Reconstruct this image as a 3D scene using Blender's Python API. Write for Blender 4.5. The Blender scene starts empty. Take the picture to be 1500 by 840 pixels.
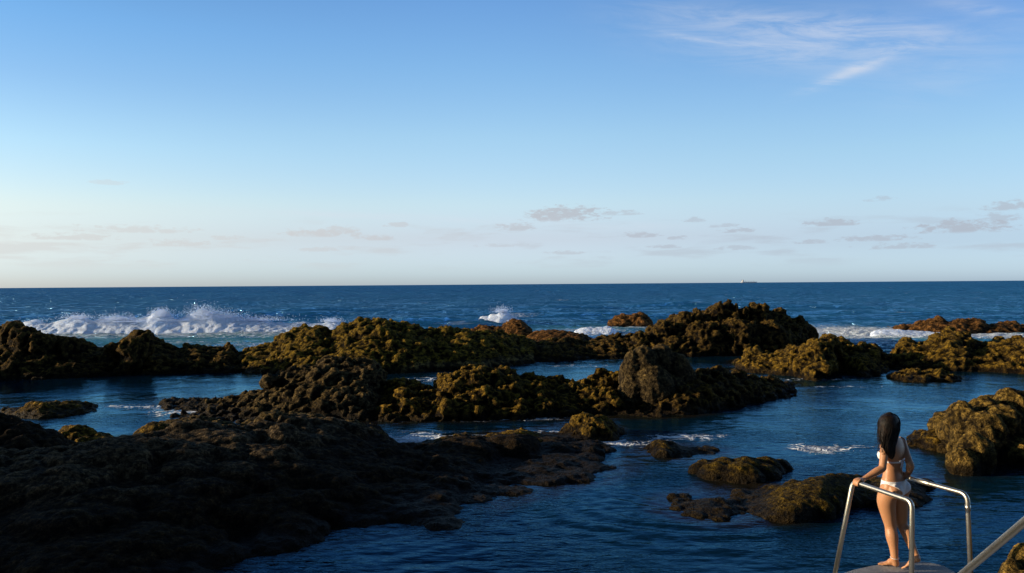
import bpy, math, random
import numpy as np
from mathutils import Vector, Matrix
random.seed(7); RNG = np.random.default_rng(7)
S = bpy.context.scene
COL = S.collection
PI = math.pi

# ------------------------------------------------------------------ camera
F = 1155.0
CZ = 3.8
cam_d = bpy.data.cameras.new('camera'); cam = bpy.data.objects.new('camera', cam_d); COL.objects.link(cam)
RM = Matrix.Rotation(math.radians(90 - 0.17), 3, 'X') @ Matrix.Rotation(math.radians(-0.42), 3, 'Z')
cam.matrix_world = Matrix.Translation((0, 0, CZ)) @ RM.to_4x4()
cam_d.sensor_width = 36; cam_d.lens = 36 * F / 1500
cam_d.clip_start = 0.1; cam_d.clip_end = 60000
S.camera = cam

def ray(px, py):
    return RM @ Vector(((px - 750) / F, (420 - py) / F, -1))
def at(px, py, D):                       # the place D metres ahead that shows at (px, py)
    r = ray(px, py); return Vector((0, 0, CZ)) + r * (D / r.y)
def ground(px, py, z=0.0):
    r = ray(px, py); return Vector((0, 0, CZ)) + r * ((z - CZ) / r.z)

# ------------------------------------------------------------------ numpy noise
_P = RNG.permutation(4096)
_P = np.concatenate([_P, _P])
def noise2(x, y, seed=0):
    xi = np.floor(x).astype(np.int64); yi = np.floor(y).astype(np.int64)
    fx = x - xi; fy = y - yi
    def g(ix, iy, dx, dy):
        h = _P[(_P[(ix + seed * 57) & 4095] + iy) & 4095] / 4096.0 * 2 * PI
        return np.cos(h) * dx + np.sin(h) * dy
    u = fx**3 * (fx * (fx * 6 - 15) + 10); v = fy**3 * (fy * (fy * 6 - 15) + 10)
    a = g(xi, yi, fx, fy); b = g(xi + 1, yi, fx - 1, fy)
    c = g(xi, yi + 1, fx, fy - 1); d = g(xi + 1, yi + 1, fx - 1, fy - 1)
    return ((a * (1 - u) + b * u) * (1 - v) + (c * (1 - u) + d * u) * v) * 1.5
def fbm(x, y, o=3, seed=0):
    s = 0; a = 1.0
    for k in range(o):
        s = s + a * noise2(x * 2**k, y * 2**k, seed + k); a *= .5
    return s

# ------------------------------------------------------------------ node helper
class G:
    def __init__(s, nt): s.nt = nt; nt.nodes.clear()
    def n(s, t, **k):
        nd = s.nt.nodes.new(t)
        for a, v in k.items(): setattr(nd, a, v)
        return nd
    def l(s, a, b): s.nt.links.new(a, b)
    def put(s, sock, v):
        if isinstance(v, bpy.types.NodeSocket): s.l(v, sock)
        else: sock.default_value = v
    def m(s, op, a, b=0.0, c=0.0, clamp=False):
        nd = s.n('ShaderNodeMath', operation=op, use_clamp=clamp)
        s.put(nd.inputs[0], a); s.put(nd.inputs[1], b); s.put(nd.inputs[2], c)
        return nd.outputs[0]
    def noise(s, vec, scale, detail=4, rough=.55, dist=0, lac=2.0):
        nd = s.n('ShaderNodeTexNoise'); s.put(nd.inputs['Vector'], vec)
        nd.inputs['Scale'].default_value = scale; nd.inputs['Detail'].default_value = detail
        nd.inputs['Roughness'].default_value = rough; nd.inputs['Distortion'].default_value = dist
        nd.inputs['Lacunarity'].default_value = lac
        return nd.outputs[0]
    def vor(s, vec, scale, feature='F1', rnd=1):
        nd = s.n('ShaderNodeTexVoronoi', feature=feature); s.put(nd.inputs['Vector'], vec)
        nd.inputs['Scale'].default_value = scale; nd.inputs['Randomness'].default_value = rnd
        return nd.outputs[0]
    def ramp(s, f, stops, interp='LINEAR'):
        nd = s.n('ShaderNodeValToRGB'); cr = nd.color_ramp; cr.interpolation = interp
        while len(cr.elements) < len(stops): cr.elements.new(.5)
        for e, (p, c) in zip(cr.elements, stops):
            e.position = p; e.color = (c[0], c[1], c[2], 1) if isinstance(c, (tuple, list)) else (c, c, c, 1)
        s.put(nd.inputs[0], f); return nd.outputs[0]
    def sm(s, v, a, b):
        nd = s.n('ShaderNodeMapRange', interpolation_type='SMOOTHSTEP')
        s.put(nd.inputs[0], v); nd.inputs[1].default_value = a; nd.inputs[2].default_value = b
        return nd.outputs[0]
    def mix(s, f, a, b, mode='MIX'):
        nd = s.n('ShaderNodeMix', data_type='RGBA', blend_type=mode)
        s.put(nd.inputs[0], f)
        for q, v in ((6, a), (7, b)):
            if isinstance(v, tuple) and len(v) == 3: v = (*v, 1)
            s.put(nd.inputs[q], v)
        return nd.outputs[2]
    def xyz(s, v):
        nd = s.n('ShaderNodeSeparateXYZ'); s.put(nd.inputs[0], v); return nd.outputs
    def comb(s, x, y, z):
        nd = s.n('ShaderNodeCombineXYZ')
        for q, v in enumerate((x, y, z)): s.put(nd.inputs[q], v)
        return nd.outputs[0]
    def bump(s, h, strength, dist, normal=None):
        nd = s.n('ShaderNodeBump'); s.put(nd.inputs['Height'], h)
        s.put(nd.inputs['Strength'], strength); nd.inputs['Distance'].default_value = dist
        if normal is not None: s.l(normal, nd.inputs['Normal'])
        return nd.outputs[0]

def newmat(name):
    m = bpy.data.materials.new(name); m.use_nodes = True
    return m, G(m.node_tree)
def principled(g, col, rough=.6, bump=None, **k):
    p = g.n('ShaderNodeBsdfPrincipled')
    if isinstance(col, tuple): col = (*col[:3], 1)
    g.put(p.inputs['Base Color'], col); g.put(p.inputs['Roughness'], rough)
    if bump is not None: g.l(bump, p.inputs['Normal'])
    for a, v in k.items():
        g.put(p.inputs[a.replace('_', ' ')], v)
    o = g.n('ShaderNodeOutputMaterial'); g.l(p.outputs[0], o.inputs[0]); return p

# ------------------------------------------------------------------ sun and sky
SUN_EL = math.radians(12.5)
SUN_AZ = math.radians(-92.5)            # measured from the view direction, negative to the left
sd = Vector((math.sin(SUN_AZ) * math.cos(SUN_EL), math.cos(SUN_AZ) * math.cos(SUN_EL), math.sin(SUN_EL)))
L = bpy.data.lights.new('sun', 'SUN'); L.energy = 5.0; L.angle = math.radians(.5); L.color = (1, .80, .53)
lo = bpy.data.objects.new('sun', L); COL.objects.link(lo); lo.location = sd * 50
lo.rotation_euler = sd.to_track_quat('Z', 'Y').to_euler()

W = bpy.data.worlds.new('World'); S.world = W; W.use_nodes = True
g = G(W.node_tree)
tc = g.n('ShaderNodeTexCoord'); X, Y, Z = g.xyz(tc.outputs['Generated'])
sky = g.n('ShaderNodeTexSky', sky_type='NISHITA', sun_disc=False, sun_elevation=SUN_EL, sun_rotation=SUN_AZ,
          altitude=0, air_density=1.0, dust_density=0.6, ozone_density=2.0)
el = g.m('MULTIPLY', g.m('ARCSINE', Z), 180 / PI)
az = g.m('MULTIPLY', g.m('ARCTAN2', X, Y), 180 / PI)
# film grade of the clear sky: left, ahead, right of the view; the high sky is darkened to cut its fill light
def gr(stops):
    t = stops[-1][1]
    return g.ramp(g.m('DIVIDE', el, 90, clamp=True), [(p / 90, c) for p, c in stops] + [(31 / 90, tuple(v * .34 for v in t)), (50 / 90, tuple(v * .20 for v in t)), (1, tuple(v * .12 for v in t))])
gL = gr([(.9, (1.53, 1.78, 2.91)), (3, (1.63, 1.57, 2.04)), (5.1, (1.83, 1.66, 1.82)), (9.2, (1.62, 1.76, 1.99)), (13.3, (1.22, 1.52, 1.95)), (17.0, (0.97, 1.48, 2.04))])
gC = gr([(.8, (1.89, 2.36, 4.15)), (3.3, (1.85, 1.75, 2.56)), (5.8, (2.02, 1.98, 2.38)), (10.6, (1.97, 2.14, 2.45)), (15.3, (1.64, 2.05, 2.57)), (19.6, (1.39, 1.89, 2.62))])
gR = gr([(.5, (1.44, 1.89, 3.53)), (2.6, (1.12, 1.28, 2.14)), (4.7, (1.25, 1.32, 1.82)), (8.8, (1.32, 1.48, 1.8)), (12.8, (1.2, 1.46, 1.92)), (16.5, (1.06, 1.32, 1.93))])
def linstep(a_, b_):
    return g.sm(az, a_, b_)
grade = g.mix(linstep(-6, 42), g.mix(linstep(-46, 6), gL, gC), gR)
base = g.mix(1.0, g.mix(1.0, sky.outputs[0], grade, 'MULTIPLY'), g.mix(g.sm(el, 0, 6), (.89, .96, 1.0), (1.15, 1.14, 1.06)), 'MULTIPLY')
def cloud_band():
    # small flat cumulus near the horizon, seen edge on
    v = g.comb(g.m('MULTIPLY', az, .17), g.m('MULTIPLY', el, 1.15), 3.7)
    n1 = g.noise(v, 1.0, 5, .55, .15)
    env = g.m('MULTIPLY', g.sm(el, .6, 2.2), g.m('SUBTRACT', 1.0, g.sm(el, 3.4, 5.2)))
    return g.m('MULTIPLY', g.sm(n1, .50, .68), env)
def blob(px, py, wx, wy, tilt=0.0, soft=1.0, nscale=1.0):
    r = ray(px, py).normalized()
    a0 = math.degrees(math.atan2(r.x, r.y)); e0 = math.degrees(math.asin(r.z))
    dx = g.m('SUBTRACT', az, a0); dy = g.m('SUBTRACT', el, e0)
    c, s_ = math.cos(tilt), math.sin(tilt)
    u = g.m('ADD', g.m('MULTIPLY', dx, c), g.m('MULTIPLY', dy, s_))
    v = g.m('SUBTRACT', g.m('MULTIPLY', dy, c), g.m('MULTIPLY', dx, s_))
    u = g.m('DIVIDE', u, wx); v = g.m('DIVIDE', v, wy)
    return u, v
PN = g.noise(g.comb(g.m('MULTIPLY', az, 1.3), g.m('MULTIPLY', el, 3.6), 1.3), 1.0, 6, .65)
PNS = g.m('MULTIPLY', g.m('SUBTRACT', PN, .5), 4.6)
def puff(px, py, wpx, hpx, amp=1.0):
    u, v = blob(px, py, wpx / 20.0, hpx / 20.0)
    up = g.sm(v, -.75, -.35)                                     # flat, sharper base
    d = g.m('ADD', g.m('MULTIPLY', u, u), g.m('MULTIPLY', v, v))
    q = g.m('SUBTRACT', g.m('ADD', 1.0, PNS), d)
    return g.m('MULTIPLY', g.m('MULTIPLY', g.sm(q, .0, 1.0), up), amp)
band = g.m('MULTIPLY', cloud_band(), .5)
for p in ((830, 316, 66, 15, 1.), (755, 334, 34, 8, .8), (905, 313, 40, 5, .6), (1220, 327, 40, 7, .9), (1412, 333, 62, 12, 1.), (1460, 320, 32, 8, .7),
          (1476, 303, 28, 8, .8), (1280, 350, 50, 6, .8), (1190, 355, 26, 4, .7), (1320, 361, 50, 6, .7), (1080, 338, 30, 5, .8), (1060, 331, 24, 4, .6),
          (940, 345, 30, 6, .8), (1015, 323, 18, 5, .6), (995, 349, 16, 4, .7), (975, 362, 26, 4, .7), (470, 342, 58, 9, .75), (500, 338, 26, 8, .6),
          (552, 349, 30, 6, .7), (200, 337, 80, 7, .55), (105, 348, 52, 6, .55), (260, 357, 46, 7, .55), (585, 330, 22, 5, .6), (465, 366, 34, 5, .5),
          (1290, 292, 18, 5, .5), (1075, 364, 30, 5, .6), (825, 371, 34, 4, .6), (158, 268, 22, 5, .35), (735, 360, 40, 4, .5), (335, 349, 24, 5, .5)):
    band = g.m('MAXIMUM', band, puff(*p))
# cirrus wisps
WN = g.sm(g.noise(g.comb(g.m('ADD', g.m('MULTIPLY', az, .16), g.m('MULTIPLY', el, .08)), g.m('ADD', g.m('MULTIPLY', el, .9), g.m('MULTIPLY', az, .10)), 0.0), 1.0, 7, .68, .5), .30, .68)
def wisp(px, py, wx, wy, tilt, amp, fib=1.0, sd_=0.0):
    u, v = blob(px, py, wx / 20, wy / 20, tilt)
    d = g.m('ADD', g.m('MULTIPLY', u, u), g.m('MULTIPLY', v, v))
    e = g.m('EXPONENT', g.m('MULTIPLY', d, -2.2))
    return g.m('MULTIPLY', g.m('MULTIPLY', e, WN), amp)
cir = wisp(1218, 118, 56, 11, .30, .75, 1, 1)
for p in ((1262, 99, 26, 9, .05, .6, 1, 2), (1305, 78, 34, 10, .5, .4, 1, 3), (1070, 64, 100, 5, -.16, .5, 1, 4), (1010, 55, 90, 5, -.22, .3, 1, 8), (1180, 62, 240, 50, -.12, .60, 1, 5),
          (1440, 14, 90, 12, -.33, .42, 1, 6), (1000, 24, 150, 30, -.12, .22, 1, 7), (1250, 40, 230, 18, -.2, .42, 2, 9), (1390, 110, 120, 40, .2, .18, 1, 5), (1330, 72, 60, 12, 0, .25, 1, 12),
          (560, 318, 330, 7, -.03, .40, .6, 10), (900, 332, 160, 8, -.02, .28, .6, 11)):
    cir = g.m('ADD', cir, wisp(*p))
ccol = g.mix(g.sm(az, -25, 18), (6.3, 6.0, 5.9), (4.35, 4.75, 5.5))
c2 = g.mix(g.m('MULTIPLY', band, .8, clamp=True), base, ccol)
c3 = g.mix(g.m('MULTIPLY', cir, .75, clamp=True), c2, (7.0, 7.4, 8.3))
bg = g.n('ShaderNodeBackground'); g.l(c3, bg.inputs[0]); bg.inputs[1].default_value = 0.10
wo = g.n('ShaderNodeOutputWorld'); g.l(bg.outputs[0], wo.inputs[0])
S.view_settings.view_transform = 'Standard'; S.view_settings.look = 'None'; S.view_settings.exposure = 0
S.cycles.max_bounces = 6; S.cycles.glossy_bounces = 3; S.cycles.diffuse_bounces = 2
S.cycles.use_denoising = True
S.cycles.caustics_reflective = False

# ------------------------------------------------------------------ materials
def rock_mat(name, algae, algae2, bare, amt, wet=.28, grain=1.0, pale=0.0, bumpd=.12, sun_tint=None):
    m, g = newmat(name)
    geo = g.n('ShaderNodeNewGeometry'); P = geo.outputs['Position']; N = geo.outputs['Normal']
    _, _, z = g.xyz(P); _, _, nz = g.xyz(N)
    big = g.noise(P, .55, 3); mid = g.noise(P, 3.2, 5, .62); fine = g.noise(P, 17 * grain, 5, .7)
    pits = g.vor(P, 7 * grain, 'F1'); pits2 = g.vor(P, 24 * grain, 'F1')
    leaf = g.noise(P, 9 * grain, 4, .75)
    pt = geo.outputs['Pointiness']
    a = g.m('ADD', g.m('ADD', g.m('MULTIPLY', big, 1.0), g.m('MULTIPLY', mid, .8)), g.m('MULTIPLY', leaf, .9))
    a = g.m('ADD', a, g.m('SUBTRACT', g.m('MULTIPLY', nz, .62), .22))  # algae steered to upward faces, painting tops sunlit and sides shaded
    f = g.sm(a, 1.30 + .6 * (.5 - amt), 1.80 + .6 * (.5 - amt))
    ac = g.mix(g.sm(g.m('ADD', g.m('MULTIPLY', leaf, .6), g.m('MULTIPLY', mid, .4)), .38, .62), algae2, algae)
    bc = g.mix(g.sm(fine, .4, .7), tuple(c * .45 for c in bare), tuple(c * 1.5 for c in bare))
    c = g.mix(f, bc, ac)
    sp = g.m('MULTIPLY', g.sm(fine, .58, .68), g.sm(leaf, .48, .60))
    c = g.mix(g.m('MULTIPLY', sp, .45), c, tuple(min(1, v * 2.4 + .03) for v in bare))
    if pale:
        zz = g.m('ADD', z, g.m('MULTIPLY', g.m('SUBTRACT', mid, .5), .5))
        pb = g.m('MULTIPLY', g.m('MULTIPLY', g.sm(zz, .10, .16), g.sm(zz, .42, .30)), g.sm(g.xyz(P)[0], -5.5, -3.6))
        c = g.mix(g.m('MULTIPLY', pb, pale), c, (.34, .25, .14))
    if sun_tint: c = g.mix(g.m('MULTIPLY', g.sm(g.m('ADD', z, g.m('MULTIPLY', g.m('SUBTRACT', mid, .5), .8)), .60, .95), .8), c, g.mix(g.sm(leaf, .35, .65), tuple(v * .3 for v in sun_tint), sun_tint))  # sunlight on the crest painted in as a lighter colour
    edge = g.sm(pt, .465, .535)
    c = g.mix(edge, g.mix(.75, c, (.003, .002, .0015)), g.mix(.35, c, tuple(min(1, v * 1.9 + .01) for v in algae)))  # painted shade in hollows and painted light on ridges
    wf = g.sm(g.m('ADD', z, g.m('MULTIPLY', g.m('SUBTRACT', mid, .5), .25)), wet, wet * .35)
    c = g.mix(g.m('MULTIPLY', wf, .8), c, (.012, .007, .004))
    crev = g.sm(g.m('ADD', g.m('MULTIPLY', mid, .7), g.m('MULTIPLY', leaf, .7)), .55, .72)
    c = g.mix(g.m('MULTIPLY', g.m('SUBTRACT', 1.0, crev), .65), c, tuple(v * .2 for v in bare))  # low spots of the noise painted dark like shaded crevices
    gr_ = g.noise(P, 26 * grain, 3, .7)
    k_ = g.m('MULTIPLY', g.ramp(g.m('ADD', g.m('MULTIPLY', leaf, .55), g.m('MULTIPLY', gr_, .45)), [(.38, .28), (.50, .85), (.62, 1.9)]), 1.0)
    c = g.mix(1.0, c, g.comb(k_, k_, k_), 'MULTIPLY')
    h = g.m('ADD', g.m('ADD', g.m('MULTIPLY', leaf, 1.5), g.m('MULTIPLY', fine, .8)), g.m('ADD', g.m('MULTIPLY', pits, -.55), g.m('MULTIPLY', pits2, -.35)))
    b = g.bump(h, 1.0, bumpd)
    r = g.mix(wf, (.9, .9, .9), (.6, .6, .6))
    principled(g, c, r, b, Specular_IOR_Level=.12)
    return m
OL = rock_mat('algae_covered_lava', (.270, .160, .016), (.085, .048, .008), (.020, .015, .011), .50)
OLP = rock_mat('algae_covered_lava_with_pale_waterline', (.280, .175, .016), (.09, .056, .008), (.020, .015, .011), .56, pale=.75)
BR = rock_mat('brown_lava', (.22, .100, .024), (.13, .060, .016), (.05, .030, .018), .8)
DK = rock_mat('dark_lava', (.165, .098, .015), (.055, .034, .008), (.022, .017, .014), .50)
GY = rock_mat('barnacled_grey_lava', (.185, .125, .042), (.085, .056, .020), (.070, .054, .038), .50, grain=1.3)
FG = rock_mat('dark_matted_lava', (.042, .024, .007), (.018, .011, .004), (.022, .018, .014), .45, grain=1.4, bumpd=.08, sun_tint=(.28, .20, .105))
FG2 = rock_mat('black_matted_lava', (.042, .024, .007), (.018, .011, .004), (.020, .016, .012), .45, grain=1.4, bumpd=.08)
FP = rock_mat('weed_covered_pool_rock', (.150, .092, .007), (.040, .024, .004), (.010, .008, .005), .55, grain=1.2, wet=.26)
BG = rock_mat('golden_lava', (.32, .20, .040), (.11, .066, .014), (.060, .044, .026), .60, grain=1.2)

# ------------------------------------------------------------------ mesh helpers
def link(name, me, mat=None, parent=None, loc=None):
    o = bpy.data.objects.new(name, me); COL.objects.link(o)
    if mat: me.materials.append(mat)
    if parent: o.parent = parent
    if loc is not None: o.location = loc
    return o
def tag(o, label=None, cat=None, group=None, kind=None):
    for k, v in (('label', label), ('category', cat), ('group', group), ('kind', kind)):
        if v: o[k] = v
    return o
def mesh_np(name, V, Fc, smooth=True):
    me = bpy.data.meshes.new(name)
    V = np.asarray(V, dtype=np.float32)
    if isinstance(Fc, np.ndarray):
        k = Fc.shape[1]; n = len(Fc)
        me.vertices.add(len(V)); me.vertices.foreach_set('co', V.ravel())
        me.loops.add(n * k); me.loops.foreach_set('vertex_index', Fc.astype(np.int32).ravel())
        me.polygons.add(n); me.polygons.foreach_set('loop_start', np.arange(0, n * k, k, dtype=np.int32))
        me.update(calc_edges=True); me.validate()
    else:
        me.from_pydata([tuple(v) for v in V], [], Fc)
    if smooth: me.polygons.foreach_set('use_smooth', np.ones(len(me.polygons), dtype=bool))
    me.update(); return me
def ico(level):
    import bmesh
    bm = bmesh.new(); bmesh.ops.create_icosphere(bm, subdivisions=level, radius=1)
    V = np.array([v.co[:] for v in bm.verts]); Fa = np.array([[v.index for v in f.verts] for f in bm.faces]); bm.free()
    return V, Fa
ICO2 = ico(2); ICO1 = ico(1); ICO0 = ico(1)

class Heap:
    """closed lumps gathered for one rock; voxel remeshed into one skin afterwards"""
    def __init__(s): s.V = []; s.F3 = []; s.n = 0
    def lump(s, c, r, rot=0, sq=None):
        V, Fa = ICO2
        v = V * np.array(r)
        cs, sn = math.cos(rot), math.sin(rot)
        v = np.stack([v[:, 0] * cs - v[:, 1] * sn, v[:, 0] * sn + v[:, 1] * cs, v[:, 2]], 1) + np.array(c)
        s.V.append(v); s.F3.append(Fa + s.n); s.n += len(v)
    def solid(s, top, bot):            # top: (nr, nc, 3) sheet, closed down to z = bot
        nr, nc, _ = top.shape
        b = top.copy(); b[..., 2] = bot
        V = np.concatenate([top.reshape(-1, 3), b.reshape(-1, 3)]); N = nr * nc
        idx = np.arange(N).reshape(nr, nc)
        q = []
        a, c, d, e = idx[:-1, :-1], idx[:-1, 1:], idx[1:, 1:], idx[1:, :-1]
        q.append(np.stack([a, c, d, e], -1).reshape(-1, 4)); q.append(np.stack([a, e, d, c], -1).reshape(-1, 4) + N)
        def wall(l):
            l = np.array(l); q.append(np.stack([l[:-1], l[:-1] + N, l[1:] + N, l[1:]], -1))
        wall(idx[0]); wall(idx[:, -1]); wall(idx[-1][::-1]); wall(idx[::-1, 0])
        Q = np.concatenate(q)
        T = np.concatenate([Q[:, [0, 1, 2]], Q[:, [0, 2, 3]]])
        s.V.append(V); s.F3.append(T + s.n); s.n += len(V)

_texs = {}
def tex(kind, size, **k):
    key = (kind, size)
    if key not in _texs:
        t = bpy.data.textures.new(kind.lower() + '_texture', kind)
        t.noise_scale = size
        for a, v in k.items(): setattr(t, a, v)
        _texs[key] = t
    return _texs[key]

LINE = []
def finish_rock(name, heap, voxel, mat, label, group=None, amp=1.0, rough=1.0, cat='rock'):
    V = np.concatenate(heap.V); Fa = np.concatenate(heap.F3)
    c = (V.min(0) + V.max(0)) / 2; c[2] = 0
    me = mesh_np(name, V - c, Fa)
    tmp = link(name + '_raw', me, None, None, c)
    r = tmp.modifiers.new('remesh', 'REMESH'); r.mode = 'VOXEL'; r.voxel_size = voxel; r.use_smooth_shade = True
    sm = tmp.modifiers.new('smooth', 'SMOOTH'); sm.iterations = 2
    def disp(t, st, mid=.5):
        d = tmp.modifiers.new('relief', 'DISPLACE'); d.texture = t; d.strength = st; d.mid_level = mid; d.texture_coords = 'GLOBAL'
    disp(tex('CLOUDS', .9, noise_depth=2, noise_basis='ORIGINAL_PERLIN'), .34 * amp)
    disp(tex('VORONOI', .70, distance_metric='CHEBYCHEV'), -.34 * amp * rough, .5)
    disp(tex('VORONOI', .27, distance_metric='MANHATTAN'), -.10 * amp * rough, .5)
    disp(tex('CLOUDS', .38, noise_depth=2, noise_type='HARD_NOISE'), -.11 * amp * rough, .4)
    disp(tex('MUSGRAVE', .55, musgrave_type='RIDGED_MULTIFRACTAL', noise_intensity=.5), .07 * amp * rough, .4)
    disp(tex('CLOUDS', .22, noise_depth=3, noise_type='HARD_NOISE'), .09 * amp * rough)
    if voxel < .07: disp(tex('CLOUDS', .08, noise_depth=2), .045 * rough)
    dg = bpy.context.evaluated_depsgraph_get()
    me2 = bpy.data.meshes.new_from_object(tmp.evaluated_get(dg))
    bpy.data.objects.remove(tmp)
    # drop what lies well under water
    import bmesh
    bm = bmesh.new(); bm.from_mesh(me2)
    bmesh.ops.delete(bm, geom=[f for f in bm.faces if f.calc_center_median().z < -.35], context='FACES')
    bm.verts.ensure_lookup_table(); seen = [False] * len(bm.verts); comps = []
    for v in bm.verts:
        if seen[v.index]: continue
        st = [v]; seen[v.index] = True; cc = []
        while st:
            q = st.pop(); cc.append(q)
            for e in q.link_edges:
                w_ = e.other_vert(q)
                if not seen[w_.index]: seen[w_.index] = True; st.append(w_)
        comps.append(cc)
    big_ = max(len(q) for q in comps)
    dead = [v for q in comps if len(q) < big_ * (.02 if name == 'breaking_wave' else .6) for v in q]
    if dead: bmesh.ops.delete(bm, geom=dead, context='VERTS')
    bm.to_mesh(me2); bm.free()
    me2.polygons.foreach_set('use_smooth', np.ones(len(me2.polygons), dtype=bool))
    o = link(name, me2, mat, None, c)
    if cat == 'rock':
        vv = np.empty(len(me2.vertices) * 3, dtype=np.float32); me2.vertices.foreach_get('co', vv); vv = vv.reshape(-1, 3) + c
        LINE.append(vv[(vv[:, 2] > -.35) & (vv[:, 2] < .10)][:, :2])
    return tag(o, label, cat, group)

def interp(pts, x):
    xs = [p[0] for p in pts]; ys = [p[1] for p in pts]
    return float(np.interp(x, xs, ys))

def ridge(heap, sil, base, T=3.0, Tb=2.5, r=(.3, .7), p=.6, dens=1.0, body=.82, hmin=.1, tall=1.0):
    """rock mass whose crest shows along sil and whose near waterline runs along base"""
    x0, x1 = sil[0][0], sil[-1][0]
    rows = [0, .08, .2, .35, .5, .7, .85, 1, 1.15, 1.35, 1.6, 2.0]
    cols = []
    px = x0
    Dm = ground((x0 + x1) / 2, interp(base, (x0 + x1) / 2)).y
    step = max(4, .35 / Dm * F)
    def crest(px):
        Df = ground(px, interp(base, px)).y
        Tt = T(px) if callable(T) else T
        Dr = Df + Tt
        z = at(px, interp(sil, px), Dr).z
        return Df, Tt, Dr, max(z, hmin)
    def prof(t):
        if t <= 1: return math.sin(min(t, 1) * PI / 2) ** p
        return math.cos((t - 1) * PI / 2) ** .7 if t < 2 else 0
    n = int((x1 - x0) / step) + 2
    for k in range(n):
        px = x0 + (x1 - x0) * k / (n - 1)
        Df, Tt, Dr, H = crest(px)
        end = min(1, (px - x0) / step / 2 + .3, (x1 - px) / step / 2 + .3)
        row = []
        for t in rows:
            D = Df + Tt * t if t <= 1 else Dr + Tb * (t - 1)
            P0 = at(px, 500, D)
            row.append((P0.x, D, H * body * end * prof(t) - (1 - prof(t)) * .12))
        cols.append(row)
    heap.solid(np.array(cols), -.8)
    # lumps
    nl = int(dens * 1.0 * (x1 - x0) / F * Dm / ((r[0] + r[1]) / 2) * 5)
    for k in range(nl):
        px = random.uniform(x0, x1)
        Df, Tt, Dr, H = crest(px)
        t = random.choice([random.uniform(.05, 1), random.uniform(.6, 1.05), random.uniform(0, 1.6)])
        rr = random.uniform(*r)
        D = Df + Tt * t if t <= 1 else Dr + Tb * (t - 1)
        h = H * prof(t) * random.uniform(.86, 1.0)
        rr = min(rr, h * .8 + .18)
        P0 = at(px, 500, D + rr * .35)
        heap.lump((P0.x, P0.y, h - rr * .85), (rr * random.uniform(.8, 1.3), rr * random.uniform(.8, 1.2), rr * .9), random.uniform(0, 3))
    # crest lumps that carry the outline
    px = x0
    while px < x1:
        Df, Tt, Dr, H = crest(px)
        rr = min(random.uniform(*r) * .75, H * .55 + .1)
        P0 = at(px, interp(sil, px), Dr)
        heap.lump((P0.x, P0.y, P0.z - rr * tall), (rr * random.uniform(.7, 1.0), rr * random.uniform(.9, 1.3), rr * tall), random.uniform(0, 3))
        px += rr * .75 / Dm * F

ROCK = 'rocks standing in the sea'
def make_ridge(name, label, sil, base, voxel, mat, amp=1.0, rough=1.0, extra=None, group=None, **k):
    hp = Heap(); ridge(hp, sil, base, **k)
    if extra: extra(hp)
    return finish_rock(name, hp, voxel, mat, label, group, amp, rough)
def knob(hp, px, py, D, r, rz=None, seed=0):
    P0 = at(px, py, D); rz = rz or r
    hp.lump((P0.x, P0.y, P0.z - rz), (r, r, rz), random.uniform(0, 3))

# outer reef, left
def ex(hp):
    for a in ((15, 470, 34.5, .55, .8), (32, 474, 34, .5, .7), (203, 479, 34.5, .42, .8), (196, 492, 34, .6, .7), (214, 483, 34.5, .4, .6), (100, 491, 34.5, .45, .5),
              (166, 500, 34.5, .38, .5), (60, 486, 34, .6, .6)):
        knob(hp, *a)
make_ridge('reef_rock', 'long black reef wall behind the left pool, one golden knob on its crest',
    [(-140, 480), (-60, 482), (0, 478), (20, 470), (38, 480), (60, 487), (85, 492), (95, 494), (112, 494), (120, 503), (145, 508), (165, 502), (176, 512),
     (190, 494), (203, 484), (215, 485), (224, 496), (240, 502), (262, 510), (280, 502), (300, 508), (330, 504), (352, 517), (362, 520)],
    [(-140, 560), (0, 557), (100, 555), (200, 549), (300, 547), (362, 546)], .085, DK, T=3.4, Tb=3, r=(.3, .75), p=.55, extra=ex, rough=1.1)
def ex(hp):
    for a in ((440, 478, 39, .9, 1.), (470, 477, 39, .7, .8), (530, 465, 39.5, .9, 1.1), (505, 474, 39, .7), (560, 466, 39.5, .8), (572, 464, 40, .3, .6),
              (590, 469, 39.5, .5, .7), (615, 479, 38.5, .7), (655, 477, 39, .8), (410, 500, 38, .7), (600, 500, 37.5, .9, .9), (440, 498, 37.2, 1., .9),
              (500, 496, 37, 1., 1.), (550, 490, 37.4, 1., 1.)):
        knob(hp, *a)
make_ridge('reef_rock', 'olive gold lumpy reef with sunlit humps, directly behind the overhanging rock',
    [(352, 520), (372, 506), (412, 501), (420, 484), (440, 480), (470, 479), (484, 492), (502, 478), (518, 467), (545, 468), (572, 467), (580, 474), (600, 471),
     (618, 480), (655, 478), (700, 482), (730, 484), (760, 490), (782, 497), (800, 506)],
    [(352, 547), (450, 549), (560, 548), (620, 546), (640, 543), (700, 542), (800, 530)], .085, OLP, T=4.6, Tb=3, r=(.4, .95), p=.6, extra=ex)
def ex(hp):
    for a in ((720, 474, 48, .7), (750, 466, 48, .55, .9), (768, 471, 48, .6), (705, 478, 48, .5)): knob(hp, *a)
make_ridge('sea_rock', 'bare brown crag just behind the olive reef, left of the low ledge',
    [(690, 484), (705, 476), (725, 478), (735, 480), (748, 468), (765, 471), (778, 486), (786, 494)],
    [(690, 498), (786, 500)], .12, BR, T=2.2, Tb=2, r=(.35, .7), body=1.0, extra=ex)
make_ridge('ledge_rock', 'low flat dark ledge joining the olive reef to the tall jagged crag',
    [(768, 505), (780, 500), (800, 497), (830, 494), (862, 500), (890, 503), (915, 500)],
    [(768, 532), (830, 529), (880, 526), (915, 525)], .10, DK, T=3.4, Tb=2.5, r=(.25, .5), p=.7)
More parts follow.
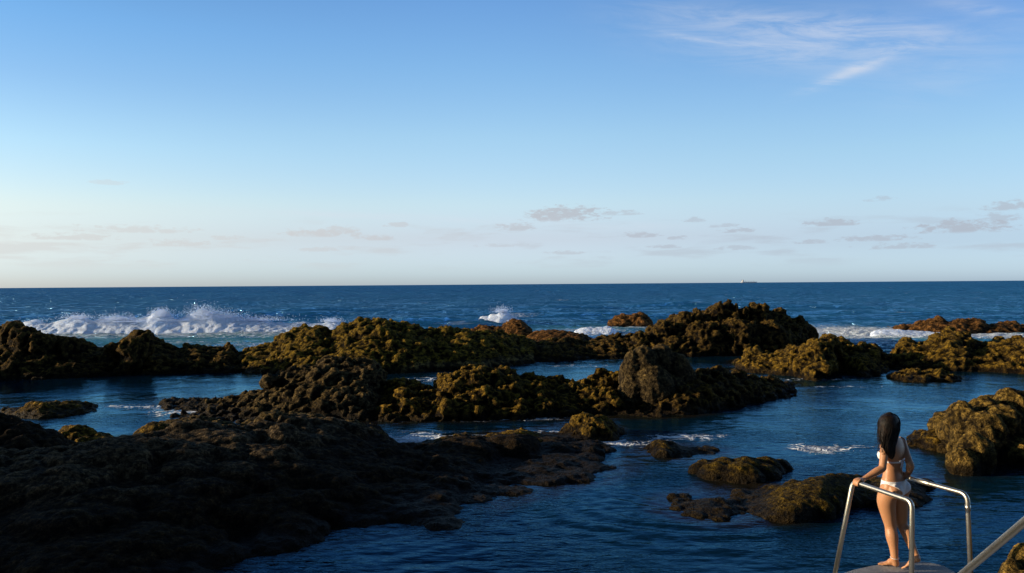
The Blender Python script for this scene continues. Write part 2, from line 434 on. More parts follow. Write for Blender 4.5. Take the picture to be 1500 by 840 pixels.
make_ridge('sea_rock', 'low brown flat-topped rock with white foam behind it, seaward of the dark ledge',
    [(776, 490), (785, 485), (815, 483), (840, 486), (855, 488), (860, 494)],
    [(776, 503), (860, 503)], .12, BR, amp=.6, T=2.2, Tb=1.5, r=(.3, .5), body=1.0)
def ex(hp):
    for a in ((1054, 440, 43.6, .26, .9), (1068, 438, 43.8, .24, .8), (1079, 444, 43.6, .22, .7), (1020, 452, 43.4, .2, .6), (1105, 440, 43.8, .26, .8), (1118, 442, 43.6, .24, .8), (1136, 444, 43.6, .2, .7), (1092, 447, 43.4, .2, .5), (1150, 456, 43.4, .3, .6)): knob(hp, *a)
    for a in ((1000, 455, 43.5, .55, .7), (1024, 456, 43.8, .3, .6), (1052, 444, 44, .6, .8), (1066, 441, 44, .38, .7), (1105, 444, 44, .5, .8), (1092, 449, 44, .4, .7),
              (1133, 448, 44, .32, .8), (1085, 451, 44, .4, .6), (970, 470, 42.5, .8), (940, 486, 42, .6), (1165, 461, 43.5, .6, .9), (1030, 470, 42, 1.2, 1.2),
              (1080, 465, 42, 1.3, 1.4), (1130, 470, 42, 1.1, 1.3)):
        knob(hp, *a)
make_ridge('crag_rock', 'tallest dark crag with jagged spiky skyline, against the open sea in the middle right',
    [(862, 500), (880, 492), (905, 490), (928, 488), (945, 490), (952, 480), (972, 471), (990, 462), (1005, 457), (1020, 460), (1035, 456), (1045, 448), (1068, 444),
     (1082, 454), (1097, 450), (1112, 448), (1125, 455), (1138, 451), (1150, 463), (1172, 464), (1183, 482), (1186, 500)],
    [(862, 527), (960, 524), (1060, 522), (1120, 512), (1186, 512)], .085, DK, T=4.2, Tb=3.5, r=(.35, .8), p=.55, extra=ex, rough=1.3)
make_ridge('sea_rock', 'small brown rounded rock alone in white foam out at sea, left of the jagged crag',
    [(892, 477), (902, 464), (915, 459), (930, 458), (944, 459), (951, 474)],
    [(892, 479), (951, 479)], .14, BR, T=1.6, Tb=1.6, r=(.5, .9), p=.4)
def ex(hp):
    for a in ((1375, 463, 60, .7, .9), (1430, 465, 60, .6), (1350, 469, 60, .6), (1480, 470, 60, .6), (1320, 475, 59, .6)): knob(hp, *a)
make_ridge('sea_rock', 'long reddish brown reef lying farthest out on the right, foam along its near side',
    [(1300, 484), (1318, 476), (1345, 473), (1352, 468), (1375, 464), (1395, 472), (1405, 466), (1428, 465), (1440, 475), (1475, 471), (1500, 476), (1560, 476), (1620, 484)],
    [(1300, 484), (1340, 489), (1400, 491), (1500, 490), (1620, 489)], .13, BR, T=2.6, Tb=2.5, r=(.5, .9), p=.6, extra=ex)
def ex(hp):
    for a in ((1110, 503, 37.2, .35, .6), (1212, 488, 38, .5, .8), (1232, 492, 38, .4, .6), (1262, 500, 37.5, .6, .8), (1282, 503, 37, .45, .8), (1160, 509, 37.5, .5),
              (1190, 496, 38, .4, .5), (1190, 530, 35.3, .6, .6)):
        knob(hp, *a)
make_ridge('reef_rock', 'olive brown block of reef immediately left of the narrow sea gap',
    [(1076, 540), (1090, 528), (1097, 512), (1110, 506), (1118, 517), (1150, 512), (1185, 502), (1195, 497), (1213, 490), (1222, 498), (1235, 495), (1245, 505), (1265, 502), (1284, 505),
     (1293, 520), (1297, 542)],
    [(1076, 545), (1150, 551), (1200, 560), (1222, 546), (1260, 551), (1297, 549)], .08, OL, T=3.0, Tb=2.5, r=(.3, .65), p=.5, extra=ex)
def ex(hp):
    for a in ((1390, 475, 39, .42, .9), (1382, 486, 38.7, .6, .6), (1330, 494, 38.5, .6, .7), (1408, 488, 39, .45, .6), (1462, 491, 39, .4, .4), (1492, 492, 38.5, .7, .6),
              (1440, 532, 37, .8, .45), (1350, 500, 38, .8, .7)):
        knob(hp, *a)
make_ridge('reef_rock', 'olive gold reef right of the narrow sea gap, with one pointed peak',
    [(1298, 536), (1308, 520), (1318, 500), (1332, 496), (1352, 500), (1380, 488), (1392, 478), (1405, 487), (1412, 500), (1432, 502), (1455, 497), (1475, 497), (1500, 493), (1560, 492), (1620, 505)],
    [(1298, 541), (1350, 541), (1400, 545), (1450, 546), (1500, 549), (1620, 552)], .085, OL, T=3.6, Tb=3, r=(.35, .8), p=.55, extra=ex)
def ex(hp):
    knob(hp, 1330, 541, 34, .6, .5); knob(hp, 1374, 535, 34, .65, .7)
make_ridge('boulder', 'low double-humped wet boulder in front of the pointed olive reef',
    [(1304, 553), (1315, 543), (1340, 541), (1352, 545), (1375, 537), (1394, 545), (1400, 554)],
    [(1304, 558), (1350, 561), (1400, 559)], .07, OL, T=1.1, Tb=1, r=(.25, .5), p=.4, extra=ex)

# islet, left
make_ridge('islet', 'small low olive islet alone in the left pool',
    [(6, 607), (20, 600), (45, 590), (80, 586), (100, 589), (112, 587), (125, 593), (142, 602)],
    [(6, 611), (30, 615), (60, 615), (100, 610), (142, 604)], .05, OL, amp=.55, T=1.0, Tb=1, r=(.15, .35), p=.5, hmin=.06)

# overhanging rock mid left
def ex(hp):
    for a in ((400, 546, 24.6, .42, .33), (430, 541, 24.7, .55, .36), (455, 534, 24.9, .5, .38), (480, 516, 25.2, .42, .5), (500, 522, 25.2, .4, .45), (530, 526, 25.3, .6, .42),
              (548, 534, 25.2, .32, .5), (425, 560, 24.2, .45, .3), (480, 540, 24.3, .7, .45)):
        knob(hp, *a)
make_ridge('overhanging_rock', 'grey crusted rock with an overhanging rounded head, centre left between the two pools',
    [(238, 604), (256, 594), (300, 592), (312, 582), (328, 587), (348, 581), (385, 571), (400, 560), (440, 548), (470, 535), (500, 530), (545, 533), (556, 545), (560, 572), (575, 592)],
    [(238, 611), (300, 619), (400, 620), (530, 619), (575, 614)], .05, GY, amp=.8, rough=1.3, T=3.0, Tb=1.8, r=(.2, .5), p=.75, extra=ex)
def ex(hp):
    for a in ((590, 556, 24.5, .45, .5), (605, 560, 24.4, .35, .5), (660, 541, 25, .5, .6), (700, 536, 25, .6, .6), (738, 537, 25, .5, .6), (650, 548, 24.8, .3, .5), (790, 550, 25, .5, .5),
              (882, 544, 25.5, .45, .5), (745, 570, 23.9, .55, .7), (770, 590, 23.6, .5, .5), (600, 580, 23.8, .5, .5)):
        knob(hp, *a)
make_ridge('shelf_rock', 'broad dark rock shelf with ochre weed skirt, centre, left of the pillar boulder',
    [(535, 600), (548, 590), (570, 567), (590, 558), (612, 563), (640, 570), (648, 550), (662, 542), (700, 537), (740, 539), (760, 551), (795, 551), (850, 558), (870, 548), (905, 545), (915, 562)],
    [(535, 612), (560, 619), (620, 619), (700, 618), (800, 613), (915, 607)], .05, OL, amp=.85, T=2.7, Tb=2.0, r=(.2, .5), p=.55, extra=ex, rough=1.2)
hp = Heap()
for a in ((943, 505, 24.3, .50, .75), (968, 503, 24.6, .50, .75), (925, 513, 24.2, .42, .8), (990, 516, 24.6, .5, .8), (1000, 530, 24.7, .5, .8), (955, 530, 24.0, .75, .9), (925, 545, 23.9, .5, .8),
          (980, 545, 24.3, .7, .8), (1005, 560, 24.6, .45, .6), (920, 575, 23.8, .5, .7), (960, 575, 23.9, .8, .7), (950, 520, 24.4, .7, 1.1)):
    knob(hp, *a)
finish_rock('pillar_boulder', hp, .04, GY, 'tall rounded barnacled boulder like a pillar, standing upright on the centre shelf', amp=.42, rough=.7)
make_ridge('shelf_rock', 'dark rock shelf running out to the right below the pillar boulder, tapering into the pool',
    [(870, 586), (900, 578), (960, 575), (1010, 545), (1035, 537), (1060, 541), (1100, 547), (1140, 556), (1157, 572), (1162, 578)],
    [(870, 607), (960, 612), (1030, 607), (1100, 592), (1162, 581)], .05, DK, amp=.7, T=2.3, Tb=1.8, r=(.15, .4), p=.6, rough=1.2)
def ex(hp):
    for a in ((848, 608, 21.3, .4, .45), (872, 605, 21.4, .38, .5), (888, 612, 21.2, .32, .5)): knob(hp, *a)
make_ridge('boulder', 'ochre cube-like boulder sitting in the water just below the centre shelf',
    [(825, 634), (838, 611), (865, 607), (885, 610), (898, 624), (903, 638)],
    [(825, 646), (860, 650), (903, 647)], .035, OL, amp=.5, T=.8, Tb=.7, r=(.15, .3), p=.35, extra=ex)

# near rocks on the right
def ex(hp):
    for a in ((1408, 585, 17.4, .35, .5), (1440, 580, 17.8, .5, .6), (1480, 570, 18.1, .5, .6), (1530, 572, 18, .8, .7), (1424, 628, 15.9, .42, .75), (1412, 650, 15.6, .3, .5), (1440, 604, 16.8, .5, .6), (1468, 590, 17.2, .5, .6), (1420, 600, 17.1, .4, .7), (1405, 615, 16.9, .25, .6)):
        knob(hp, *a)
make_ridge('golden_rock', 'big golden rock at the right edge, sunlit face with a cast shadow across it',
    [(1386, 645), (1390, 605), (1402, 587), (1425, 587), (1442, 581), (1462, 577), (1482, 572), (1520, 575), (1600, 570), (1680, 600)],
    [(1386, 660), (1400, 684), (1425, 696), (1448, 694), (1462, 680), (1500, 684), (1600, 700), (1680, 710)], .04, BG, amp=.6, rough=.65, T=2.6, Tb=2, r=(.2, .5), p=.55, extra=ex)
make_ridge('boulder', 'low brown weedy boulder touching the left of the big golden rock',
    [(1330, 645), (1345, 632), (1370, 628), (1392, 632), (1404, 640)],
    [(1330, 656), (1365, 662), (1404, 662)], .035, OL, amp=.45, T=.9, Tb=.8, r=(.15, .28), p=.4)

# low rocks in the pool
make_ridge('pool_rock', 'string of small knobbly brown rocks in the pool, left of the flat olive rock',
    [(950, 658), (956, 646), (970, 643), (985, 648), (1000, 655), (1018, 652), (1030, 656), (1047, 667)],
    [(950, 665), (970, 672), (1000, 670), (1047, 670)], .03, FP, rough=.6, amp=.2, T=.7, Tb=.5, r=(.1, .2), p=.5, hmin=.09)
hp = Heap()
for a in ((1034, 671, 15.9, .42, .45), (1062, 668, 15.8, .5, .5), (1092, 667, 15.7, .5, .5), (1122, 668, 15.9, .45, .5), (1143, 671, 16.1, .32, .4), (1108, 657, 16.7, .26, .5), (1123, 661, 16.7, .24, .4),
          (1050, 676, 15.5, .45, .4), (1085, 676, 15.3, .45, .4), (1118, 677, 15.5, .4, .4), (1023, 676, 15.8, .25, .35), (1100, 684, 15.15, .3, .3), (1152, 678, 16.0, .2, .3)): knob(hp, *a)
finish_rock('pool_rock', hp, .03, FP, 'flat loaf-shaped olive rock in the pool, dark knob on its back edge', amp=.22, rough=.6)
make_ridge('pool_rock', 'small near-black rock awash at the left tip of the long dark rock',
    [(985, 742), (1000, 734), (1030, 731), (1060, 729), (1078, 736), (1088, 744)],
    [(985, 748), (1010, 759), (1050, 763), (1088, 754)], .028, FP, rough=.6, amp=.2, body=1.0, T=.8, Tb=.5, r=(.1, .2), p=.45, hmin=.09)
make_ridge('pool_rock', 'long low dark rock with an olive sunlit back, reaching behind the woman',
    [(1082, 745), (1100, 730), (1130, 720), (1180, 704), (1212, 696), (1250, 699), (1300, 703), (1335, 707), (1350, 716), (1355, 724)],
    [(1082, 752), (1110, 760), (1160, 770), (1200, 764), (1240, 746), (1275, 744), (1310, 752), (1330, 747), (1355, 733)], .028, FP, rough=.6, amp=.22, body=1.0, T=1.15, Tb=.9, r=(.15, .3), p=.22, hmin=.1)

# foreground mass, lower left
def ex(hp):
    for a in ((400, 604, 18.6, .5, .4), (440, 608, 18.6, .6, .4), (385, 612, 18.4, .5, .4), (300, 616, 18.6, .5, .35), (270, 612, 18.5, .4, .35), (500, 614, 18.6, .7, .4), (540, 622, 18.3, .5, .4),
              (560, 640, 17.6, .5, .45), (670, 640, 17.6, .6, .35), (750, 635, 17.6, .7, .35), (690, 645, 17, .7, .3)):
        knob(hp, *a)
    # broad sloping apron from the crest down to the near waterline
    sil = [(-260, 640), (85, 650), (240, 625), (400, 612), (560, 640), (640, 668), (800, 668), (880, 684)]
    base = [(-260, 900), (100, 900), (260, 835), (350, 812), (420, 792), (500, 772), (560, 763), (640, 768), (700, 740), (720, 722), (800, 716), (830, 706), (880, 690)]
    for k in range(260):
        px = random.uniform(-250, 870); Df = ground(px, interp(base, px)).y
        t = random.uniform(.0, .95); yb = interp(sil, px)
        Dr = Df + 4.2; H = max(at(px, yb, Dr).z, .15)
        D = Df + 4.2 * t; h = H * t ** .8 * random.uniform(.9, 1.05) + .05; rr = random.uniform(.15, .55)
        P0 = at(px, 500, D); hp.lump((P0.x, P0.y, h - rr * .42), (rr * 1.6, rr * 1.2, rr * .45), random.uniform(-.4, .4))
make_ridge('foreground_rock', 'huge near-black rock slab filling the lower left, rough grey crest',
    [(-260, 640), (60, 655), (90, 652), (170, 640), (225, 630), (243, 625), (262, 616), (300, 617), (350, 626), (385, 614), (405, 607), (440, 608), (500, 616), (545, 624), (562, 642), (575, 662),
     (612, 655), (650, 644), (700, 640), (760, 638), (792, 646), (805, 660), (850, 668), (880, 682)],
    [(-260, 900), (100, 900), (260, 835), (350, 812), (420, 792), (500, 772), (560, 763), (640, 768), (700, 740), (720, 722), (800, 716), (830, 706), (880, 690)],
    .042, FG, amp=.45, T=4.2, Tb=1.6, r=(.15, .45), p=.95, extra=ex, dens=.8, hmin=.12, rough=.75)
slab = [o for o in bpy.data.objects if o.name.startswith('foreground_rock')][-1]
def as_part(o, name, of):
    o.name = name; o.data.name = name
    for k in ('label', 'category', 'group'):
        if k in o: del o[k]
    o.parent = of; o.location = o.location - of.location
def ex(hp):
    for a in ((398, 603, 18.2, .42, .35), (425, 605, 18.3, .5, .35), (268, 611, 18.2, .35, .35), (300, 614, 18.2, .45, .3), (460, 608, 18.3, .5, .35), (510, 614, 18.2, .5, .35), (250, 618, 18.0, .3, .3), (545, 625, 17.9, .35, .35)): knob(hp, *a)
as_part(make_ridge('crest', 'x', [(243, 628), (250, 616), (275, 611), (300, 614), (345, 622), (385, 612), (405, 604), (440, 606), (500, 613), (545, 622), (562, 640)],
    [(243, 655), (330, 652), (450, 650), (562, 668)], .04, GY, amp=.5, rough=1.1, T=1.5, Tb=1.0, r=(.15, .35), p=.5, extra=ex), 'crest', slab)  # paler lava than the slab, standing in for sun on the crest
as_part(make_ridge('weedy_hump', 'x', [(598, 664), (620, 653), (650, 641), (700, 638), (735, 634), (765, 631), (788, 638), (803, 652)],
    [(598, 674), (700, 668), (803, 668)], .035, OL, amp=.35, rough=.8, T=1.3, Tb=.9, r=(.15, .32), p=.45), 'weedy_hump', slab)
make_ridge('boulder', 'dark shaded hump at the left edge, in front of the small islet',
    [(-180, 640), (-80, 608), (-20, 604), (20, 609), (50, 622), (75, 636), (95, 658)],
    [(-180, 720), (95, 712)], .045, FG2, amp=.5, T=1.6, Tb=1.2, r=(.2, .45), p=.5)
make_ridge('boulder', 'small ochre-topped rock at the edge of the left pool, second from the left frame edge',
    [(76, 640), (92, 626), (112, 620), (128, 630), (150, 636), (175, 638), (182, 645)],
    [(76, 668), (182, 668)], .035, OL, amp=.4, T=.8, Tb=.7, r=(.12, .3), p=.45)
make_ridge('boulder', 'small round ochre rock nestled against the grey crest beside the left pool',
    [(196, 640), (206, 626), (222, 620), (238, 623), (246, 632)],
    [(196, 652), (246, 652)], .035, OL, amp=.35, T=.6, Tb=.6, r=(.15, .3), p=.4)
hp = Heap()
for a in ((1500, 795, 7.4, .22, .8), (1530, 790, 7.5, .35, .9), (1482, 815, 7.3, .18, .7), (1560, 800, 7.4, .5, .9), (1520, 830, 7.1, .4, .8), (1478, 835, 7.2, .15, .5)): knob(hp, *a)
finish_rock('corner_rock', hp, .03, BG, 'bit of golden rock in the bottom right corner, beyond the diagonal handrail', amp=.25, rough=.8)

# ------------------------------------------------------------------ unseen rock wall added on the left, shaped to shade the near rocks
def shade_cliff():
    ny, nz = 120, 40
    ys = np.linspace(-30, 40, ny)
    top = np.zeros((ny, 16, 3))
    for j, t in enumerate(np.linspace(0, 1, 16)):
        x = -29 - 22 * t
        xx = x + 1.6 * fbm(ys * .15, np.full(ny, t * 3.), 3, 3)
        H = np.interp(ys, [-30, 7.2, 8.8, 12.5, 15.2, 16.4, 20, 30, 40], [4.0, 4.0, 7.3, 6.8, 5.6, 4.2, 3.2, 3.2, 2.0])
        prof = min(1, .25 + t * 6)
        top[:, j, 0] = xx; top[:, j, 1] = ys
        top[:, j, 2] = H * prof + .3 * fbm(ys * .5, np.full(ny, t * 8.), 3, 9) * min(1, t * 5)
    hp = Heap(); hp.solid(top[:, ::-1], -1)
    o = finish_rock('shade_cliff', hp, .22, DK, 'unseen dark rock wall added off to the left, to shade the near rocks', amp=.6, cat='shade_cliff')
    tag(o, kind='structure')
shade_cliff()
def shore():  # land out of view, added to block sky light from behind the camera
    xs = np.linspace(-70, 110, 150); ys = np.linspace(-9, -75, 50)
    top = np.zeros((150, 50, 3))
    for j, y in enumerate(ys):
        t = (-9 - y) / 66
        top[:, j, 0] = xs; top[:, j, 1] = y + 2.5 * noise2(xs * .12, xs * 0 + t * 4, 5)
        top[:, j, 2] = 1 + 27 * min(1, t * 2.6) ** .6 + 2.2 * fbm(xs * .12, np.full(150, t * 9), 4, 15)
    hp = Heap(); hp.solid(top, -1)
    o = finish_rock('shore', hp, .6, DK, 'unseen dark slope added behind the viewer to block sky light', amp=1.2, cat='slope'); tag(o, kind='structure')
shore()

# ------------------------------------------------------------------ water
def sea():
    na, nr1, nr2 = 1500, 900, 140
    aa = np.radians(np.linspace(-62, 62, na))
    r1 = 5.0 * (130 / 5.0) ** np.linspace(0, 1, nr1)
    r2 = 130 * (24000 / 130) ** np.linspace(0, 1, nr2 + 1)[1:]
    rr = np.concatenate([r1, r2])
    A, R = np.meshgrid(aa, rr)
    x = R * np.sin(A); y = R * np.cos(A)
    outer = np.clip((y - 41) / 7, 0, 1)
    # wind chop: narrow crests, broad troughs
    h = np.zeros_like(x)
    def chop(lx, ly, amp, seed, mask=1):
        return amp * mask * (1 - 2 * np.abs(noise2(x / lx + .3 * y / lx, y / ly, seed)))
    fade = np.clip(1.4 - R / 110, 0, 1)
    h += chop(3.2, 1.5, .055, 3, outer * fade) + chop(1.5, .7, .03, 5, outer * np.clip(1.5 - R / 60, 0, 1))
    big = .34 * noise2(x / 26, y / 9, 8) + .2 * noise2(x / 12, y / 5, 9)
    h += big * outer * np.clip((y - 55) / 20, .25, 1) * (1 - np.clip((R - 400) / 1500, 0, .85)) * (1 + np.clip(R / 300, 0, 1.5))
    # pool water: gentle
    pool = 1 - outer
    warp = fbm(x * .25, y * .25, 2, 31)
    h += pool * (.007 * noise2(x / 1.1 + warp, y / .8, 11) + .009 * noise2(x / .45, y / .28 + warp, 12) + .005 * noise2(x / .22 + .5 * y, y / .12, 13) * np.clip(1.6 - R / 22, 0, 1))
    gx, gy = 3.0, 14.3
    d = np.hypot(x - gx, (y - gy) * 1.05); d = d + .12 * noise2(x, y, 44)
    side = 1 / (1 + np.exp(-((gy - .2) - y) * 2.2))
    h += .015 * np.sin(d * 2 * PI / .62) * np.exp(-((d - 2.5) / .75) ** 2) * side * np.clip((5.6 - x) / 1.5, 0, 1)
    h += .005 * np.sin(d * 2 * PI / .4) * np.exp(-((d - 1.2) / .7) ** 2)
    # swell crest behind the olive reef and the surf line on the left
    def swell(x0, x1, yc, amp, wf, wb, bend=0):
        yy = yc + bend * (x - (x0 + x1) / 2) + .8 * noise2(x / 6, x * 0, 70)
        e = 1 / (1 + np.exp(-(x - x0) / 1.3)) / (1 + np.exp((x - x1) / 1.3))
        q = y - yy
        return amp * e * np.where(q < 0, np.exp(-(q / wf) ** 2), np.exp(-(q / wb) ** 2))
    sc = ground(600, 478); 
    h += swell(-13, 1.0, 74, .6, 1.8, 5)
    h += swell(-46, -14.5, 67.5, .45, 1.6, 5)
    h += swell(4, 14, 92, .35, 1.5, 4) + swell(16, 34, 88, .4, 1.5, 4) + swell(-4, 16, 118, .5, 2, 6) + swell(-50, -20, 96, .5, 2, 6) + swell(18, 60, 128, .6, 2, 7)
    # foam amount
    def blob(px, py, wx, wy, z=0):
        c = ground(px, py); return np.exp(-(((x - c.x) / wx) ** 2 + ((y - c.y) / wy) ** 2))
    f = np.zeros_like(x)
    ls = lambda v, a, b: np.clip((v - a) / (b - a), 0, 1)
    # surf apron on the left between the breaker and the reef
    lx = ls(x, -60, -36) * 0 + 1
    f += .70 * ls(x, -7.0, -15) * np.exp(-((y - 63) / 3.8) ** 2)
    f += .50 * ls(x, -8, -13) * np.exp(-((y - 53) / 6.5) ** 2) * (.6 + .8 * noise2(x / 5, y / 2.5, 77))
    f += .6 * np.exp(-((x + 13.5) / 4) ** 2 - ((y - 50) / 4) ** 2)
    f += .75 * blob(860, 487, 4.2, 4.5) + .85 * blob(950, 479, 3.5, 3.5) + .6 * blob(800, 492, 3.5, 2) + .5 * blob(880, 478, 2.5, 2.5)
    f += .80 * blob(1245, 489, 5.2, 6.5) + .85 * blob(1310, 488, 4.2, 4.0) + .6 * blob(1230, 483, 4, 6) + .8 * blob(1400, 493, 5.0, 2.3) + .7 * blob(1480, 493, 5, 2.6) + .5 * blob(1270, 500, 2, 5)
    f += 1.0 * blob(610, 644, 1.25, 1.0) + .95 * blob(795, 641, .9, .8) + .8 * blob(835, 655, .9, .4) + .85 * blob(1005, 640, 1.0, .45) + .72 * blob(925, 649, 1.3, .4) + .95 * blob(1192, 659, .5, .55) + .6 * blob(1240, 656, .9, .4)
    f += .6 * blob(905, 545, 2.0, .7) * 0 + .7 * blob(845, 536, 3, .9) * .6 + .7 * blob(620, 556, 1.2, .8) + .55 * blob(210, 596, 2.5, .5) + .7 * blob(262, 604, 1.0, .7) + .5 * blob(700, 614, 3, .4) + .45 * blob(1230, 567, 2.5, .4) + .4 * blob(1180, 556, 3, .5)
    f += .5 * blob(760, 464, 3, 3)
    h += f * .05 * noise2(x * 1.3, y * 1.6, 20) * (1 + outer)
    # belt of shallow water over weed around every rock
    gs = .08; gx0, gy0, nx_, ny_ = -34, 8, 850, 720
    grid = np.zeros((ny_, nx_))
    for pt in LINE:
        ix = ((pt[:, 0] - gx0) / gs).astype(int); iy = ((pt[:, 1] - gy0) / gs).astype(int)
        ok = (ix >= 0) & (ix < nx_) & (iy >= 0) & (iy < ny_); grid[iy[ok], ix[ok]] = 1
    def blur(a, k):
        for ax in (0, 1):
            c_ = np.cumsum(np.pad(a, [(k + 1, k) if q == ax else (0, 0) for q in (0, 1)]), axis=ax)
            a = (np.take(c_, range(2 * k + 1, c_.shape[ax]), ax) - np.take(c_, range(0, c_.shape[ax] - 2 * k - 1), ax)) / (2 * k + 1)
        return a
    g1 = blur(blur(grid, 3), 3); g2 = blur(blur(grid, 7), 7)
    ix = (x - gx0) / gs; iy = (y - gy0) / gs; ok = (ix >= 0) & (ix < nx_ - 1) & (iy >= 0) & (iy < ny_ - 1)
    ii = np.clip(ix, 0, nx_ - 1).astype(int); jj = np.clip(iy, 0, ny_ - 1).astype(int)
    near = np.clip(g2[jj, ii] * 3.0, 0, 1) * ok; close = np.clip(g1[jj, ii] * 2.5, 0, 1) * ok
    f += close * (.10 + .32 * outer) * (.7 + .9 * noise2(x / 1.6, y / 1.6, 90))
    # shallow turquoise water of the surf zone
    sh = np.clip(ls(x, -4, -14) * np.exp(-((y - 57) / 10) ** 2) + .8 * blob(870, 480, 6, 7) + .75 * blob(1260, 490, 8, 8) + .4 * ls(x, 18, 25) * np.exp(-((y - 54) / 6) ** 2), 0, 1)
    V = np.stack([x, y, h], -1).reshape(-1, 3)
    idx = np.arange(x.size).reshape(x.shape)
    Q = np.stack([idx[:-1, :-1], idx[:-1, 1:], idx[1:, 1:], idx[1:, :-1]], -1).reshape(-1, 4)
    # flat sheet behind and around the viewer
    me = mesh_np('water', V, Q)
    for nm, a in (('foam', f), ('shallow', sh), ('outer', outer), ('near', near)):
        at_ = me.attributes.new(nm, 'FLOAT', 'POINT'); at_.data.foreach_set('value', a.ravel().astype(np.float32))
    m, g = newmat('sea_water')
    geo = g.n('ShaderNodeNewGeometry'); P = geo.outputs['Position']; px_, py_, pz_ = g.xyz(P)
    def attr(nm):
        nd = g.n('ShaderNodeAttribute', attribute_name=nm); return nd.outputs['Fac']
    foam, shal, out = attr('foam'), attr('shallow'), attr('outer')
    cd = g.n('ShaderNodeCameraData'); dist = py_
    # ripples, finer near the shore and coarser with distance as the eye resolves them
    def rip(scale, sx, sy, rot, det=3, rg=.6):
        mp = g.n('ShaderNodeMapping'); g.l(P, mp.inputs[0]); mp.inputs['Scale'].default_value = (sx, sy, 1); mp.inputs['Rotation'].default_value = (0, 0, rot)
        return g.noise(mp.outputs[0], scale, det, rg, .3)
    r1 = rip(5.5, .55, 1.6, .35, 3); r2 = rip(1.3, .7, 1.5, -.2, 3); r3 = rip(.42, .9, 1.5, .1, 5, .7); r4 = rip(.10, .8, 1.8, 0, 5, .7)
    h1 = g.m('MULTIPLY', r1, .022)
    h2 = g.m('MULTIPLY', r2, g.m('ADD', .020, g.m('MULTIPLY', out, .32)))
    h3 = g.m('MULTIPLY', r3, g.m('ADD', .016, g.m('MULTIPLY', out, 1.2)))
    h4 = g.m('MULTIPLY', r4, g.m('MULTIPLY', out, 3.4))
    calm = g.m('ADD', .42, g.m('MULTIPLY', g.sm(g.noise(P, .28, 2), .40, .62), .9))
    hh = g.m('MULTIPLY', g.m('ADD', g.m('ADD', h1, h2), g.m('ADD', h3, h4)), calm)
    # foam pattern: torn net of cells
    wv = g.noise(P, .8, 4, .6)
    wp = g.n('ShaderNodeVectorMath', operation='ADD'); g.l(P, wp.inputs[0]); g.l(g.comb(g.m('MULTIPLY', wv, 1.6), g.m('MULTIPLY', g.noise(P, 1.1, 3), 1.6), 0), wp.inputs[1])
    mp = g.n('ShaderNodeMapping'); g.l(wp.outputs[0], mp.inputs[0]); mp.inputs['Scale'].default_value = (.75, 1.5, 1)
    cell = g.vor(mp.outputs[0], 1.6, 'DISTANCE_TO_EDGE'); cell2 = g.vor(mp.outputs[0], 5.0, 'DISTANCE_TO_EDGE')
    fn = g.noise(mp.outputs[0], 1.6, 6, .7)
    net = g.m('ADD', g.m('MULTIPLY', g.sm(cell, .16, .0), .30), g.m('MULTIPLY', g.sm(cell2, .14, .0), .16))
    fa = g.m('ADD', g.m('ADD', net, g.m('MULTIPLY', fn, .62)), g.m('MULTIPLY', foam, .62))
    soft = g.mix(out, g.sm(fa, .80, 1.0), g.m('MULTIPLY', g.sm(fa, .66, 1.12), .85))
    fm = g.m('MULTIPLY', soft, g.sm(foam, .08, .45))
    # rare whitecaps on the open sea
    wc = g.n('ShaderNodeMapping'); g.l(P, wc.inputs[0]); wc.inputs['Scale'].default_value = (.16, .55, 1)
    cap = g.m('MULTIPLY', g.sm(g.noise(wc.outputs[0], .8, 5, .7), .66, .72), g.m('MULTIPLY', g.sm(py_, 66, 85), .55))
    fm = g.m('MAXIMUM', fm, cap)
    deep = g.mix(out, (.0018, .017, .034), (.012, .095, .215))
    body = g.mix(g.m('MULTIPLY', shal, .9), deep, (.075, .270, .290))
    nr_ = g.m('MULTIPLY', g.m('MULTIPLY', g.sm(g.m('ADD', attr('near'), g.m('MULTIPLY', g.m('SUBTRACT', g.noise(P, 1.7, 4), .5), .8)), .25, .95), .85), g.m('SUBTRACT', 1.0, g.m('MULTIPLY', out, .8)))
    body = g.mix(nr_, body, (.020, .013, .004))
    bmp = g.bump(hh, 1.0, 1.0)
    rg_ = g.m('ADD', .06, g.m('MULTIPLY', g.sm(py_, 40, 600), .22))
    df = g.n('ShaderNodeBsdfDiffuse'); g.l(body, df.inputs[0]); g.l(bmp, df.inputs[1])
    gl = g.n('ShaderNodeBsdfGlossy'); g.l(g.mix(out, g.mix(g.sm(py_, 11, 27), (.15, .40, .64), (.34, .74, 1.0)), (.31, .62, 1.0)), gl.inputs[0]); g.l(rg_, gl.inputs['Roughness']); g.l(bmp, gl.inputs['Normal'])  # near pool's reflection painted darker, farther pool brighter
    fr = g.n('ShaderNodeFresnel'); fr.inputs[0].default_value = 1.33; g.l(bmp, fr.inputs[1])
    lim = g.m('SUBTRACT', .66, g.m('MULTIPLY', g.sm(py_, 40, 250), .36))
    p = g.n('ShaderNodeMixShader'); g.l(g.m('MINIMUM', fr.outputs[0], lim), p.inputs[0]); g.l(df.outputs[0], p.inputs[1]); g.l(gl.outputs[0], p.inputs[2])
    fo = g.n('ShaderNodeBsdfDiffuse'); fo.inputs[0].default_value = (.95, 1.02, 1.12, 1)  # foam colour raised past white to look brighter lit
    g.l(g.bump(g.m('MULTIPLY', fa, .25), 1.0, 1.0), fo.inputs['Normal'])
    mx = g.n('ShaderNodeMixShader'); g.l(fm, mx.inputs[0]); g.l(p.outputs[0], mx.inputs[1]); g.l(fo.outputs[0], mx.inputs[2])
    o = g.n('ShaderNodeOutputMaterial'); g.l(mx.outputs[0], o.inputs[0])
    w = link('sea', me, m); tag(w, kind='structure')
    return m
sea_mat = sea()

